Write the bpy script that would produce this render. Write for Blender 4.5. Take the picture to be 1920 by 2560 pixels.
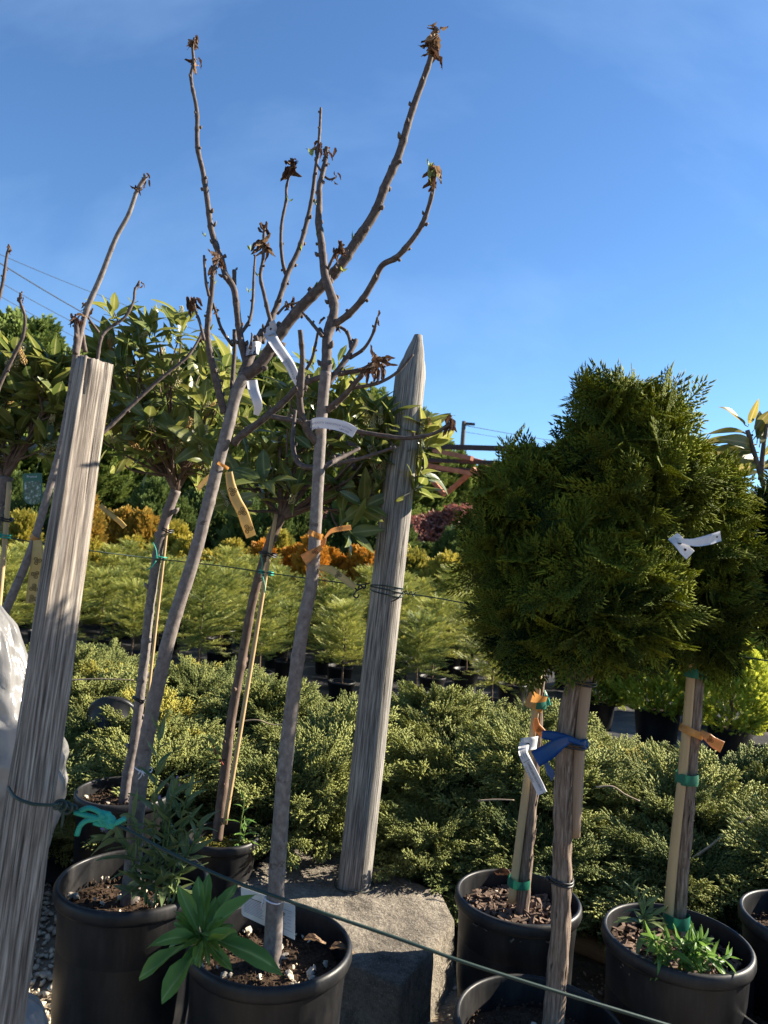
import bpy, math, random
import numpy as np
from mathutils import Vector, Matrix, Quaternion, noise as mnoise

# ------------------------------------------------------------------ camera, sky, sun, exposure
SC = bpy.context.scene
for o in list(bpy.data.objects):
    bpy.data.objects.remove(o)
COL = SC.collection
R = math.radians
PW, PH, FPX = 1920, 2560, 1850.0
CAMZ = 1.35
CAMM = Matrix.Translation((0, 0, CAMZ)) @ Matrix.Rotation(R(90 + 2.8), 4, 'X') @ Matrix.Rotation(R(4.3), 4, 'Z')
cam = bpy.data.cameras.new('camera')
cam.sensor_fit = 'VERTICAL'
cam.sensor_height = 36.0
cam.lens = FPX / PH * 36.0
cam.clip_start = 0.05
cam.clip_end = 2000
cam.dof.use_dof = True
cam.dof.focus_distance = 2.1
cam.dof.aperture_fstop = 7.0
camo = bpy.data.objects.new('camera', cam)
camo.matrix_world = CAMM
COL.objects.link(camo)
SC.camera = camo
SC.render.resolution_x, SC.render.resolution_y = 768, 1024

SUN_EL, SUN_AZ = R(28.5), R(71)                   # azimuth measured from +Y towards +X
SUNV = Vector((math.sin(SUN_AZ) * math.cos(SUN_EL), math.cos(SUN_AZ) * math.cos(SUN_EL), math.sin(SUN_EL)))
W = bpy.data.worlds.new('World')
SC.world = W
W.use_nodes = True
nt = W.node_tree
bg = nt.nodes['Background']
sky = nt.nodes.new('ShaderNodeTexSky')
sky.sky_type = 'NISHITA'
sky.sun_disc = False
sky.sun_elevation = SUN_EL
sky.sun_rotation = SUN_AZ
sky.air_density = 1.0
sky.dust_density = 0.0
sky.ozone_density = 3.0
tc = nt.nodes.new('ShaderNodeTexCoord')
mp = nt.nodes.new('ShaderNodeMapping')
mp.inputs['Rotation'].default_value = (0.2, 0.5, 0.5)
mp.inputs['Scale'].default_value = (1.1, 5.0, 2.2)
nt.links.new(tc.outputs['Generated'], mp.inputs['Vector'])
nz = nt.nodes.new('ShaderNodeTexNoise')
nz.inputs['Scale'].default_value = 1.6
nz.inputs['Detail'].default_value = 7
nz.inputs['Roughness'].default_value = 0.55
nt.links.new(mp.outputs[0], nz.inputs['Vector'])
rp = nt.nodes.new('ShaderNodeValToRGB')
rp.color_ramp.elements[0].position = 0.47
rp.color_ramp.elements[0].color = (0, 0, 0, 1)
rp.color_ramp.elements[1].position = 0.85
rp.color_ramp.elements[1].color = (0.17, 0.17, 0.17, 1)
nt.links.new(nz.outputs['Fac'], rp.inputs[0])
mx = nt.nodes.new('ShaderNodeMixRGB')
mx.inputs['Color2'].default_value = (7.5, 8.2, 9.0, 1)
nt.links.new(rp.outputs[0], mx.inputs['Fac'])
nt.links.new(sky.outputs[0], mx.inputs['Color1'])
gr = nt.nodes.new('ShaderNodeMixRGB')              # clear, ozone-rich autumn air: one even blue cast over the whole dome
gr.blend_type = 'MULTIPLY'
gr.inputs['Fac'].default_value = 1.0
gr.inputs['Color2'].default_value = (.65, .85, 1.03, 1)
nt.links.new(mx.outputs[0], gr.inputs['Color1'])
nt.links.new(gr.outputs[0], bg.inputs['Color'])
bg.inputs['Strength'].default_value = 0.055
sun = bpy.data.lights.new('sun', 'SUN')
sun.energy = 5.0
sun.angle = R(0.53)
sun.color = (1.0, 0.90, 0.74)
suno = bpy.data.objects.new('sun', sun)
suno.rotation_euler = SUNV.to_track_quat('Z', 'Y').to_euler()
suno.location = SUNV * 30
COL.objects.link(suno)
SC.view_settings.view_transform = 'Standard'
SC.view_settings.look = 'None'
SC.view_settings.gamma = 1
SC.view_settings.use_curve_mapping = False
SC.view_settings.exposure = 1.85
SC.render.engine = 'CYCLES'
SC.cycles.use_denoising = True
SC.cycles.max_bounces = 8
SC.cycles.diffuse_bounces = 3
SC.cycles.glossy_bounces = 2
SC.cycles.transmission_bounces = 4
SC.cycles.transparent_max_bounces = 6
SC.cycles.caustics_reflective = False
SC.cycles.caustics_refractive = False

rng = np.random.default_rng(7)
random.seed(7)

# ------------------------------------------------------------------ surveying helpers: a sight line met at a distance or a height
def ray(px, py):
    d = CAMM.to_3x3() @ Vector(((px - PW / 2) / FPX, -(py - PH / 2) / FPX, -1.0))
    return d
CAMP = Vector((0, 0, CAMZ))
def P(px, py, y):
    d = ray(px, py)
    return CAMP + d * (y / d.y)
def PZ(px, py, z):
    d = ray(px, py)
    return CAMP + d * ((z - CAMZ) / d.z)
def PL(pts, d0, d1=None):
    d1 = d0 if d1 is None else d1
    n = max(1, len(pts) - 1)
    return [P(x, y, d0 + (d1 - d0) * i / n) for i, (x, y) in enumerate(pts)]
def C1(pts): return [(x * .5787, y * .5787) for x, y in pts]
def C2(pts): return [(400 + x * .4581, 300 + y * .4581) for x, y in pts]
def C3(pts): return [(x * .422, 700 + y * .422) for x, y in pts]
def C4(pts): return [(500 + x * .4521, 900 + y * .4521) for x, y in pts]

# ------------------------------------------------------------------ materials
MATS = {}
def newmat(name):
    m = bpy.data.materials.new(name)
    m.use_nodes = True
    MATS[name] = m
    return m, m.node_tree, m.node_tree.nodes['Principled BSDF']
def N(t, kind, **kw):
    n = t.nodes.new(kind)
    for k, v in kw.items():
        n.inputs[k.replace('_', ' ')].default_value = v
    return n
def ramp(t, src, stops):
    r = t.nodes.new('ShaderNodeValToRGB')
    e = r.color_ramp.elements
    while len(e) < len(stops):
        e.new(0.5)
    for i, (p, c) in enumerate(stops):
        e[i].position = p
        e[i].color = (*c, 1) if len(c) == 3 else c
    t.links.new(src, r.inputs[0])
    return r
def mixc(t, fac, a, b, mode='MIX'):
    m = t.nodes.new('ShaderNodeMixRGB')
    m.blend_type = mode
    for i, v in enumerate((fac, a, b)):
        s = m.inputs[i]
        if hasattr(v, 'is_output'):
            t.links.new(v, s)
        elif i == 0:
            s.default_value = v
        else:
            s.default_value = (*v, 1)
    return m.outputs[0]
def attr(t, name):
    a = t.nodes.new('ShaderNodeAttribute')
    a.attribute_name = name
    return a
def bump(t, bsdf, h, strength, dist):
    b = t.nodes.new('ShaderNodeBump')
    b.inputs['Strength'].default_value = strength
    b.inputs['Distance'].default_value = dist
    t.links.new(h, b.inputs['Height'])
    t.links.new(b.outputs[0], bsdf.inputs['Normal'])
def mapped(t, vec, scale):
    m = t.nodes.new('ShaderNodeMapping')
    m.inputs['Scale'].default_value = scale
    t.links.new(vec, m.inputs['Vector'])
    return m.outputs[0]
def noise(t, vec, scale, detail=5, rough=.6):
    n = N(t, 'ShaderNodeTexNoise', Scale=scale, Detail=detail, Roughness=rough)
    t.links.new(vec, n.inputs['Vector'])
    return n.outputs['Fac']

def wood_mat(name, stops, grain=(60, 60, 3.0), crack=(38, 38, 1.2), rough=.85, crack_col=(.03, .025, .02), bstr=.6, tint=None):
    m, t, b = newmat(name)
    g = attr(t, 'grain').outputs['Vector']
    n1 = noise(t, mapped(t, g, grain), 1.0, 8, .65)
    col = ramp(t, n1, stops).outputs[0]
    n2 = noise(t, mapped(t, g, crack), 1.0, 4, .55)
    cr = ramp(t, n2, [(.0, (1, 1, 1)), (.31, (1, 1, 1)), (.36, (0, 0, 0)), (1, (0, 0, 0))]).outputs[0]
    col = mixc(t, cr, col, crack_col)
    if tint:
        n3 = noise(t, mapped(t, g, (5, 5, 1.6)), 1.0, 3, .5)
        f = ramp(t, n3, [(.45, (0, 0, 0)), (.7, (1, 1, 1))]).outputs[0]
        col = mixc(t, f, col, mixc(t, .55, col, tint))
    t.links.new(col, b.inputs['Base Color'])
    b.inputs['Roughness'].default_value = rough
    b.inputs['Specular IOR Level'].default_value = .2
    h = t.nodes.new('ShaderNodeMath'); h.operation = 'SUBTRACT'
    t.links.new(n1, h.inputs[0]); t.links.new(cr, h.inputs[1])
    bump(t, b, h.outputs[0], bstr, .002)
    return m
wood_mat('weathered_grey_wood', [(.33, (.038, .035, .032)), (.48, (.165, .15, .133)), (.66, (.40, .37, .33))], grain=(210, 210, 6.5), crack=(100, 100, 3), tint=(.12, .115, .11), bstr=.55)
wood_mat('weathered_brown_wood', [(.33, (.034, .028, .024)), (.48, (.155, .132, .11)), (.66, (.40, .355, .305))], grain=(230, 230, 7), crack=(105, 105, 3), tint=(.13, .10, .085), bstr=.55)
wood_mat('bark_smooth_grey', [(.25, (.085, .071, .064)), (.5, (.165, .142, .128)), (.75, (.26, .232, .21))], grain=(90, 90, 70), crack=(30, 30, 45), crack_col=(.10, .078, .068), bstr=.35, rough=.7, tint=(.12, .085, .085))
wood_mat('bark_twig', [(.25, (.035, .026, .023)), (.5, (.082, .063, .056)), (.75, (.155, .125, .11))], grain=(110, 110, 80), crack=(40, 40, 60), crack_col=(.06, .046, .042), bstr=.35, rough=.75)
wood_mat('bark_brown', [(.2, (.05, .034, .027)), (.5, (.115, .078, .06)), (.8, (.22, .165, .13))], grain=(70, 70, 20), crack=(16, 16, 60), crack_col=(.04, .028, .022), bstr=.6, rough=.75)
wood_mat('bark_fibrous', [(.3, (.055, .038, .029)), (.5, (.165, .12, .09)), (.7, (.32, .25, .195))], grain=(190, 190, 18), crack=(110, 110, 14), crack_col=(.03, .021, .017), bstr=1.0, rough=.9)
wood_mat('bamboo', [(.2, (.30, .20, .10)), (.55, (.42, .30, .16)), (.85, (.50, .38, .22))], grain=(60, 60, 2), crack=(20, 20, 1), crack_col=(.24, .16, .08), bstr=.2, rough=.5)
wood_mat('stake_wood', [(.2, (.16, .105, .07)), (.55, (.27, .19, .13)), (.85, (.36, .27, .19))], grain=(90, 90, 2), crack=(26, 26, 1), crack_col=(.07, .05, .035), bstr=.4, rough=.8)
wood_mat('debarked_pole', [(.2, (.24, .15, .08)), (.55, (.42, .29, .17)), (.85, (.52, .39, .25))], grain=(60, 60, 2), crack=(24, 24, 1), crack_col=(.16, .10, .06), bstr=.3, rough=.6)
wood_mat('cut_wood', [(.2, (.38, .30, .20)), (.8, (.62, .53, .40))], bstr=.2)

def plain(name, col, rough=.5, spec=.5, var=.0, scale=40, trans=0.0, metal=0.0, bumpd=0.0, alpha=1.0):
    m, t, b = newmat(name)
    b.inputs['Roughness'].default_value = rough
    b.inputs['Specular IOR Level'].default_value = spec
    b.inputs['Metallic'].default_value = metal
    g = t.nodes.new('ShaderNodeNewGeometry').outputs['Position']
    c = None
    if var:
        n = noise(t, g, scale, 5, .6)
        c = ramp(t, n, [(.25, tuple(x * (1 - var) for x in col)), (.75, tuple(min(1, x * (1 + var)) for x in col))]).outputs[0]
        t.links.new(c, b.inputs['Base Color'])
        if bumpd:
            bump(t, b, n, .6, bumpd)
    else:
        b.inputs['Base Color'].default_value = (*col, 1)
    if trans:
        tr = t.nodes.new('ShaderNodeBsdfTranslucent')
        if c:
            t.links.new(c, tr.inputs[0])
        else:
            tr.inputs[0].default_value = (*col, 1)
        ms = t.nodes.new('ShaderNodeMixShader')
        ms.inputs[0].default_value = trans
        t.links.new(b.outputs[0], ms.inputs[1]); t.links.new(tr.outputs[0], ms.inputs[2])
        out = [n for n in t.nodes if n.type == 'OUTPUT_MATERIAL'][0]
        t.links.new(ms.outputs[0], out.inputs[0])
    if alpha < 1:
        b.inputs['Alpha'].default_value = alpha
    return m

def pot_mat():
    m, t, b = newmat('black_plastic')
    g = t.nodes.new('ShaderNodeTexCoord').outputs['Object']
    n = noise(t, mapped(t, g, (1, 1, .5)), 9, 7, .65)
    n2 = noise(t, mapped(t, g, (1, 1, .12)), 120, 3, .6)
    f = ramp(t, n, [(.42, (0, 0, 0)), (.75, (1, 1, 1))]).outputs[0]
    f2 = mixc(t, 1.0, f, n2, 'MULTIPLY')
    col = mixc(t, f2, (.0075, .008, .0095), (.06, .054, .048))
    t.links.new(col, b.inputs['Base Color'])
    rr = ramp(t, n, [(.3, (.38, .38, .38)), (.8, (.62, .62, .62))]).outputs[0]
    t.links.new(rr, b.inputs['Roughness'])
    b.inputs['Specular IOR Level'].default_value = .28
    bump(t, b, n2, .12, .001)
pot_mat()
plain('soil', (.055, .036, .024), .95, .1, .7, 160, bumpd=.004)
plain('moss', (.13, .12, .025), .95, .1, .6, 180, bumpd=.004)
plain('perlite', (.50, .44, .35), .9, .2, .25, 120, bumpd=.002)
def concrete_mat():
    m, t, b = newmat('concrete')
    g = t.nodes.new('ShaderNodeNewGeometry').outputs['Position']
    a = noise(t, g, 5, 8, .7); c = noise(t, g, 70, 6, .7); v = noise(t, g, 260, 3, .6)
    col = ramp(t, a, [(.36, (.075, .062, .048)), (.5, (.24, .205, .16)), (.64, (.42, .365, .29))]).outputs[0]
    k = ramp(t, c, [(.3, (.45, .43, .40)), (.6, (1, 1, 1))]).outputs[0]
    col = mixc(t, .9, col, k, 'MULTIPLY')
    s = ramp(t, v, [(.58, (0, 0, 0)), (.72, (1, 1, 1))]).outputs[0]
    col = mixc(t, s, col, (.50, .46, .39))
    t.links.new(col, b.inputs['Base Color'])
    b.inputs['Roughness'].default_value = .95
    bump(t, b, c, 1.0, .03)
concrete_mat()
plain('gravel_stone', (.48, .41, .31), .9, .25, .45, 22, bumpd=.002)
plain('bark_chip', (.135, .092, .068), .9, .15, .7, 45)
plain('black_tie', (.012, .012, .013), .45, .4)
plain('wire_green', (.010, .028, .022), .5, .4)
plain('teal_tie', (.02, .27, .20), .5, .3, .2, 60)
plain('green_tape', (.012, .12, .075), .45, .3, .3, 50, trans=.15)
plain('blue_ribbon', (.008, .05, .17), .35, .5, .35, 25, trans=.25)
plain('white_tag', (.56, .56, .60), .55, .3, .06, 20, trans=.35)
plain('white_paper', (.60, .60, .63), .6, .2, .05, 30, trans=.2)
plain('clear_card', (.52, .56, .58), .35, .5, .12, 25, trans=.35)
plain('ink', (.012, .012, .014), .8, .1)
plain('blue_ink', (.16, .18, .30), .8, .1)
plain('white_string', (.68, .66, .70), .8, .1)
plain('yellow_ribbon', (.60, .44, .17), .35, .4, .15, 30, trans=.45)
plain('orange_ribbon', (.62, .29, .075), .35, .4, .25, 30, trans=.4)
plain('rust_steel', (.40, .16, .095), .75, .25, .35, 6)
plain('dark_steel', (.045, .028, .026), .6, .3, .3, 5)
plain('utility_wood', (.10, .085, .07), .9, .1, .3, 8)
plain('cable', (.05, .055, .06), .8, .1)
plain('red_bark', (.22, .04, .03), .6, .2)
plain('label_green', (.012, .085, .055), .4, .4)
plain('dry_leaf', (.085, .044, .026), .75, .25, .6, 60, trans=.25)
plain('dry_leaf_pale', (.26, .165, .095), .75, .25, .4, 60, trans=.25)
plain('red_leaf', (.30, .06, .035), .7, .2, .4, 60)
plain('purple_petal', (.32, .18, .40), .6, .2, trans=.3)
plain('cream_flower', (.50, .46, .27), .8, .2, .35, 260, trans=.25)
plain('cream_flower_old', (.50, .34, .14), .8, .2, .4, 260, trans=.2)
plain('twig', (.12, .085, .06), .85, .15, .4, 60)
plain('twig_pale', (.33, .25, .18), .85, .15, .3, 60)
plain('green_stem', (.14, .19, .05), .6, .3, .25, 60, trans=.1)
plain('white_shell', (.75, .75, .75), .6, .2)

def leaf_mat(name, a, b2, rib=None, trans=.35, rough=.38, spec=.4, edge=None, trans_boost=1.5):
    """foliage: colour runs from a to b2 with the mesh attribute 'tint' and the object's own random number"""
    m, t, b = newmat(name)
    ti = attr(t, 'tint').outputs['Fac']
    oi = t.nodes.new('ShaderNodeObjectInfo').outputs['Random']
    ad = t.nodes.new('ShaderNodeMath'); ad.operation = 'ADD'
    mu = t.nodes.new('ShaderNodeMath'); mu.operation = 'MULTIPLY'; mu.inputs[1].default_value = .45
    t.links.new(oi, mu.inputs[0])
    g = t.nodes.new('ShaderNodeNewGeometry').outputs['Position']
    n = noise(t, g, 30, 3, .5)
    t.links.new(ti, ad.inputs[0]); t.links.new(mu.outputs[0], ad.inputs[1])
    ad2 = t.nodes.new('ShaderNodeMath'); ad2.operation = 'MULTIPLY_ADD'
    t.links.new(n, ad2.inputs[0]); ad2.inputs[1].default_value = .5
    t.links.new(ad.outputs[0], ad2.inputs[2])
    sub = t.nodes.new('ShaderNodeMath'); sub.operation = 'SUBTRACT'; sub.use_clamp = True
    t.links.new(ad2.outputs[0], sub.inputs[0]); sub.inputs[1].default_value = .30
    col = mixc(t, sub.outputs[0], a, b2)
    if rib:
        r = attr(t, 'rib').outputs['Fac']
        pw = t.nodes.new('ShaderNodeMath'); pw.operation = 'POWER'; pw.inputs[1].default_value = 9
        t.links.new(r, pw.inputs[0])
        col = mixc(t, pw.outputs[0], col, rib)
    t.links.new(col, b.inputs['Base Color'])
    b.inputs['Roughness'].default_value = rough
    b.inputs['Specular IOR Level'].default_value = spec
    tr = t.nodes.new('ShaderNodeBsdfTranslucent')
    hs = t.nodes.new('ShaderNodeHueSaturation')
    hs.inputs['Value'].default_value = trans_boost; hs.inputs['Hue'].default_value = .485
    t.links.new(col, hs.inputs['Color'])
    t.links.new(hs.outputs[0], tr.inputs[0])
    ms = t.nodes.new('ShaderNodeMixShader')
    ms.inputs[0].default_value = trans
    t.links.new(b.outputs[0], ms.inputs[1]); t.links.new(tr.outputs[0], ms.inputs[2])
    out = [x for x in t.nodes if x.type == 'OUTPUT_MATERIAL'][0]
    t.links.new(ms.outputs[0], out.inputs[0])
leaf_mat('laurel_leaf', (.065, .098, .022), (.31, .30, .065), rib=(.30, .31, .12), trans=.42, rough=.3, spec=.5)
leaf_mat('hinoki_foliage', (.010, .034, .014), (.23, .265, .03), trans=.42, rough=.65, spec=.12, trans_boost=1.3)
leaf_mat('juniper_foliage', (.06, .10, .034), (.31, .33, .11), trans=.3, rough=.6, spec=.12)
leaf_mat('golden_juniper_foliage', (.11, .14, .03), (.42, .38, .07), trans=.25, rough=.55, spec=.25)
leaf_mat('fir_foliage', (.085, .125, .03), (.38, .385, .085), trans=.25, rough=.5, spec=.3)
leaf_mat('spruce_foliage', (.12, .18, .02), (.44, .48, .06), trans=.3, rough=.5, spec=.3)
leaf_mat('orange_thuja_foliage', (.20, .16, .025), (.55, .27, .03), trans=.25, rough=.55, spec=.25)
leaf_mat('amber_thuja_foliage', (.16, .15, .03), (.46, .30, .05), trans=.25, rough=.55, spec=.25)
leaf_mat('yellow_conifer_foliage', (.13, .15, .03), (.44, .38, .06), trans=.25, rough=.55, spec=.25)
leaf_mat('dark_conifer_foliage', (.032, .065, .02), (.14, .19, .05), trans=.2, rough=.55, spec=.25)
leaf_mat('hedge_foliage', (.03, .06, .018), (.15, .20, .045), trans=.2, rough=.6, spec=.2)
leaf_mat('red_shrub_leaf', (.12, .06, .04), (.28, .12, .085), trans=.25, rough=.4, spec=.4)
leaf_mat('weed_leaf', (.06, .14, .025), (.17, .30, .05), rib=(.25, .36, .12), trans=.35, rough=.45, spec=.35)
leaf_mat('willowherb_leaf', (.09, .14, .05), (.23, .26, .11), rib=(.24, .27, .14), trans=.3, rough=.5, spec=.3)
leaf_mat('bud_leaf', (.16, .22, .05), (.34, .36, .08), rib=(.3, .34, .1), trans=.4)
leaf_mat('loquat_leaf', (.10, .11, .035), (.38, .30, .03), rib=(.36, .28, .12), trans=.45, rough=.35, spec=.4, trans_boost=1.8)

def plastic_sheet():
    m, t, b = newmat('milky_plastic')
    g = t.nodes.new('ShaderNodeNewGeometry').outputs['Position']
    n = noise(t, mapped(t, g, (1, 1, .35)), 14, 6, .6)
    col = ramp(t, n, [(.3, (.24, .235, .23)), (.7, (.34, .33, .325))]).outputs[0]
    t.links.new(col, b.inputs['Base Color'])
    b.inputs['Roughness'].default_value = .22
    b.inputs['Specular IOR Level'].default_value = .6
    bump(t, b, n, .35, .015)
    tr = t.nodes.new('ShaderNodeBsdfTranslucent')
    t.links.new(col, tr.inputs[0])
    ms = t.nodes.new('ShaderNodeMixShader'); ms.inputs[0].default_value = .4
    t.links.new(b.outputs[0], ms.inputs[1]); t.links.new(tr.outputs[0], ms.inputs[2])
    tp = t.nodes.new('ShaderNodeBsdfTransparent')
    m2 = t.nodes.new('ShaderNodeMixShader'); m2.inputs[0].default_value = .12
    t.links.new(ms.outputs[0], m2.inputs[1]); t.links.new(tp.outputs[0], m2.inputs[2])
    out = [x for x in t.nodes if x.type == 'OUTPUT_MATERIAL'][0]
    t.links.new(m2.outputs[0], out.inputs[0])
plastic_sheet()

def ground_mats():
    m, t, b = newmat('earth')
    g = t.nodes.new('ShaderNodeNewGeometry').outputs['Position']
    n = noise(t, g, 1.2, 8, .65); n2 = noise(t, g, 40, 5, .6)
    col = ramp(t, n, [(.3, (.10, .075, .05)), (.55, (.22, .175, .12)), (.75, (.30, .25, .17))]).outputs[0]
    col = mixc(t, .5, col, n2, 'OVERLAY')
    t.links.new(col, b.inputs['Base Color']); b.inputs['Roughness'].default_value = .95
    bump(t, b, n2, 1, .02)
    m, t, b = newmat('weed_mat')
    g = t.nodes.new('ShaderNodeNewGeometry').outputs['Position']
    n = noise(t, g, 3, 7, .65); w = noise(t, mapped(t, g, (400, 30, 1)), 1, 2, .5)
    d = ramp(t, n, [(.45, (0, 0, 0)), (.8, (1, 1, 1))]).outputs[0]
    col = mixc(t, mixc(t, .7, d, w, 'MULTIPLY'), (.018, .018, .021), (.16, .145, .125))
    t.links.new(col, b.inputs['Base Color'])
    b.inputs['Roughness'].default_value = .5; b.inputs['Specular IOR Level'].default_value = .5
    bump(t, b, n, .5, .05)
ground_mats()

# ------------------------------------------------------------------ mesh and object helpers
ORG = {}
def link(o, parent=None):
    COL.objects.link(o)
    if parent is not None:
        o.parent = parent
        ORG[o.name] = ORG[parent.name]
    return o
def tag(o, label=None, cat=None, group=None, kind=None):
    if label: o['label'] = label
    if cat: o['category'] = cat
    if group: o['group'] = group
    if kind: o['kind'] = kind
    return o
def thing(name, loc, label, cat, group=None):
    o = bpy.data.objects.new(name, None)
    o.empty_display_size = .05
    o.location = loc
    COL.objects.link(o)
    ORG[o.name] = Vector(loc)
    return tag(o, label, cat, group)

class MB:
    def __init__(s):
        s.v = []; s.f = []; s.g = []; s.n = 0; s.t = []; s.r = []
    def add(s, v, f, g=None, tint=None, rib=None):
        v = np.asarray(v, float).reshape(-1, 3)
        k = len(v)
        s.v.append(v)
        s.g.append(v if g is None else np.asarray(g, float))
        s.t.append(np.zeros(k) if tint is None else np.broadcast_to(np.asarray(tint, float), (k,)))
        s.r.append(np.zeros(k) if rib is None else np.asarray(rib, float))
        n = s.n
        s.f.extend(tuple(i + n for i in q) for q in f)
        s.n += k
        return s
    def tube(s, pts, rad, sides=8, cap=True, step=None, nodes=0, namp=.2, wob=0.0, rough=0.0, flat=None, seed=0):
        c, r = smooth(pts, rad, step)
        L = np.concatenate([[0], np.cumsum(np.linalg.norm(np.diff(c, axis=0), axis=1))])
        q = np.random.default_rng(seed + 11)
        if nodes:
            sk = np.arange(nodes * .6, L[-1], nodes) + q.uniform(-.45, .45, len(np.arange(nodes * .6, L[-1], nodes))) * nodes
            for k in sk:
                r = r * (1 + namp * q.uniform(.5, 1.2) * np.exp(-((L - k) / .0055) ** 2))
        if wob:
            c = c + wob * np.stack([np.sin(L * 23 + seed), np.cos(L * 17 + seed * 2), 0 * L], 1) * np.minimum(1, L / .1)[:, None]
        T = np.gradient(c, axis=0)
        T /= np.linalg.norm(T, axis=1)[:, None] + 1e-9
        u = np.cross(T[0], [0.3, 1, .1]); u /= np.linalg.norm(u)
        V = []; G = []
        ang = np.arange(sides) / sides * 2 * math.pi
        for i in range(len(c)):
            u = u - T[i] * np.dot(u, T[i]); u /= np.linalg.norm(u) + 1e-9
            w = np.cross(T[i], u)
            rr = np.full(sides, r[i])
            if rough:
                rr = rr * (1 + rough * np.array([mnoise.noise(Vector((math.cos(a) * 2.2, math.sin(a) * 2.2, L[i] * 22 + seed * 3))) for a in ang]))
            V.append(c[i] + np.cos(ang)[:, None] * rr[:, None] * u + np.sin(ang)[:, None] * rr[:, None] * w)
            G.append(np.stack([np.cos(ang) * r[i] + seed * .7, np.sin(ang) * r[i], np.full(sides, L[i])], 1))
        V = np.concatenate(V); G = np.concatenate(G)
        F = []
        for i in range(len(c) - 1):
            for j in range(sides):
                k = (j + 1) % sides
                F.append((i * sides + j, i * sides + k, (i + 1) * sides + k, (i + 1) * sides + j))
        if cap:
            F.append(tuple(range(sides))[::-1])
            F.append(tuple((len(c) - 1) * sides + j for j in range(sides)))
        s.add(V, F, G)
        if nodes and namp > .1:
            for k in sk:
                i = int(np.searchsorted(L, k)); i = min(i, len(c) - 1)
                a = q.uniform(0, 6.28)
                d = math.cos(a) * u + math.sin(a) * np.cross(T[i], u)
                d = d - T[i] * np.dot(d, T[i]); d /= np.linalg.norm(d) + 1e-9
                s.blob(c[i] + d * r[i] * 1.0, (d * .55 + T[i] * .8), r[i] * q.uniform(.5, 1.5) + .0015, r[i] * q.uniform(.3, .6) + .001)
        return s
    def blob(s, p, d, ln, r, sides=5):
        d = np.asarray(d, float); d = d / np.linalg.norm(d)
        u = np.cross(d, [.3, .9, .2]); u /= np.linalg.norm(u); w = np.cross(d, u)
        V = [np.asarray(p) - d * ln * .3]
        a = np.arange(sides) / sides * 6.2832
        for z, k in ((.15, 1.0), (.6, .75)):
            V.extend(np.asarray(p) + d * ln * z + r * k * (math.cos(x) * u + math.sin(x) * w) for x in a)
        V.append(np.asarray(p) + d * ln)
        F = [(0, 1 + (j + 1) % sides, 1 + j) for j in range(sides)]
        F += [(1 + j, 1 + (j + 1) % sides, 1 + sides + (j + 1) % sides, 1 + sides + j) for j in range(sides)]
        F += [(1 + sides + j, 1 + sides + (j + 1) % sides, 1 + 2 * sides) for j in range(sides)]
        return s.add(V, F)
    def lathe(s, prof, c, seg=48, wob=0.0):
        c = np.asarray(c, float)
        V = []; F = []
        for r, z in prof:
            for j in range(seg):
                a = j / seg * 6.283185
                rr = r * (1 + wob * math.sin(2 * a + 1))
                V.append(c + (rr * math.cos(a), rr * math.sin(a), z))
        for i in range(len(prof) - 1):
            for j in range(seg):
                k = (j + 1) % seg
                F.append((i * seg + j, i * seg + k, (i + 1) * seg + k, (i + 1) * seg + j))
        return s.add(V, F)
    def box(s, c, size, rot=None):
        m = Matrix.Identity(3) if rot is None else rot
        V = [np.array(Vector(c) + m @ Vector((x * size[0] / 2, y * size[1] / 2, z * size[2] / 2))) for x in (-1, 1) for y in (-1, 1) for z in (-1, 1)]
        return s.add(V, [(0, 1, 3, 2), (4, 6, 7, 5), (0, 4, 5, 1), (2, 3, 7, 6), (0, 2, 6, 4), (1, 5, 7, 3)])
    def mesh(s, name, org=(0, 0, 0), smooth_=True):
        v = np.concatenate(s.v) - np.asarray(org)
        me = bpy.data.meshes.new(name)
        me.from_pydata(v.tolist(), [], s.f)
        a = me.attributes.new('grain', 'FLOAT_VECTOR', 'POINT'); a.data.foreach_set('vector', np.concatenate(s.g).ravel())
        a = me.attributes.new('tint', 'FLOAT', 'POINT'); a.data.foreach_set('value', np.concatenate(s.t))
        a = me.attributes.new('rib', 'FLOAT', 'POINT'); a.data.foreach_set('value', np.concatenate(s.r))
        me.polygons.foreach_set('use_smooth', [smooth_] * len(me.polygons))
        return me
    def build(s, name, mat, parent=None, base=None, smooth_=True, kind=None):
        if parent is None:
            v = np.concatenate(s.v)
            org = Vector(base) if base is not None else Vector(((v[:, 0].min() + v[:, 0].max()) / 2, (v[:, 1].min() + v[:, 1].max()) / 2, v[:, 2].min()))
        else:
            org = ORG[parent.name]
        me = s.mesh(name, org, smooth_)
        me.materials.append(MATS[mat])
        o = bpy.data.objects.new(name, me)
        if parent is None:
            o.location = org
        link(o, parent)
        if parent is None:
            ORG[o.name] = org
        if kind: o['kind'] = kind
        return o

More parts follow.
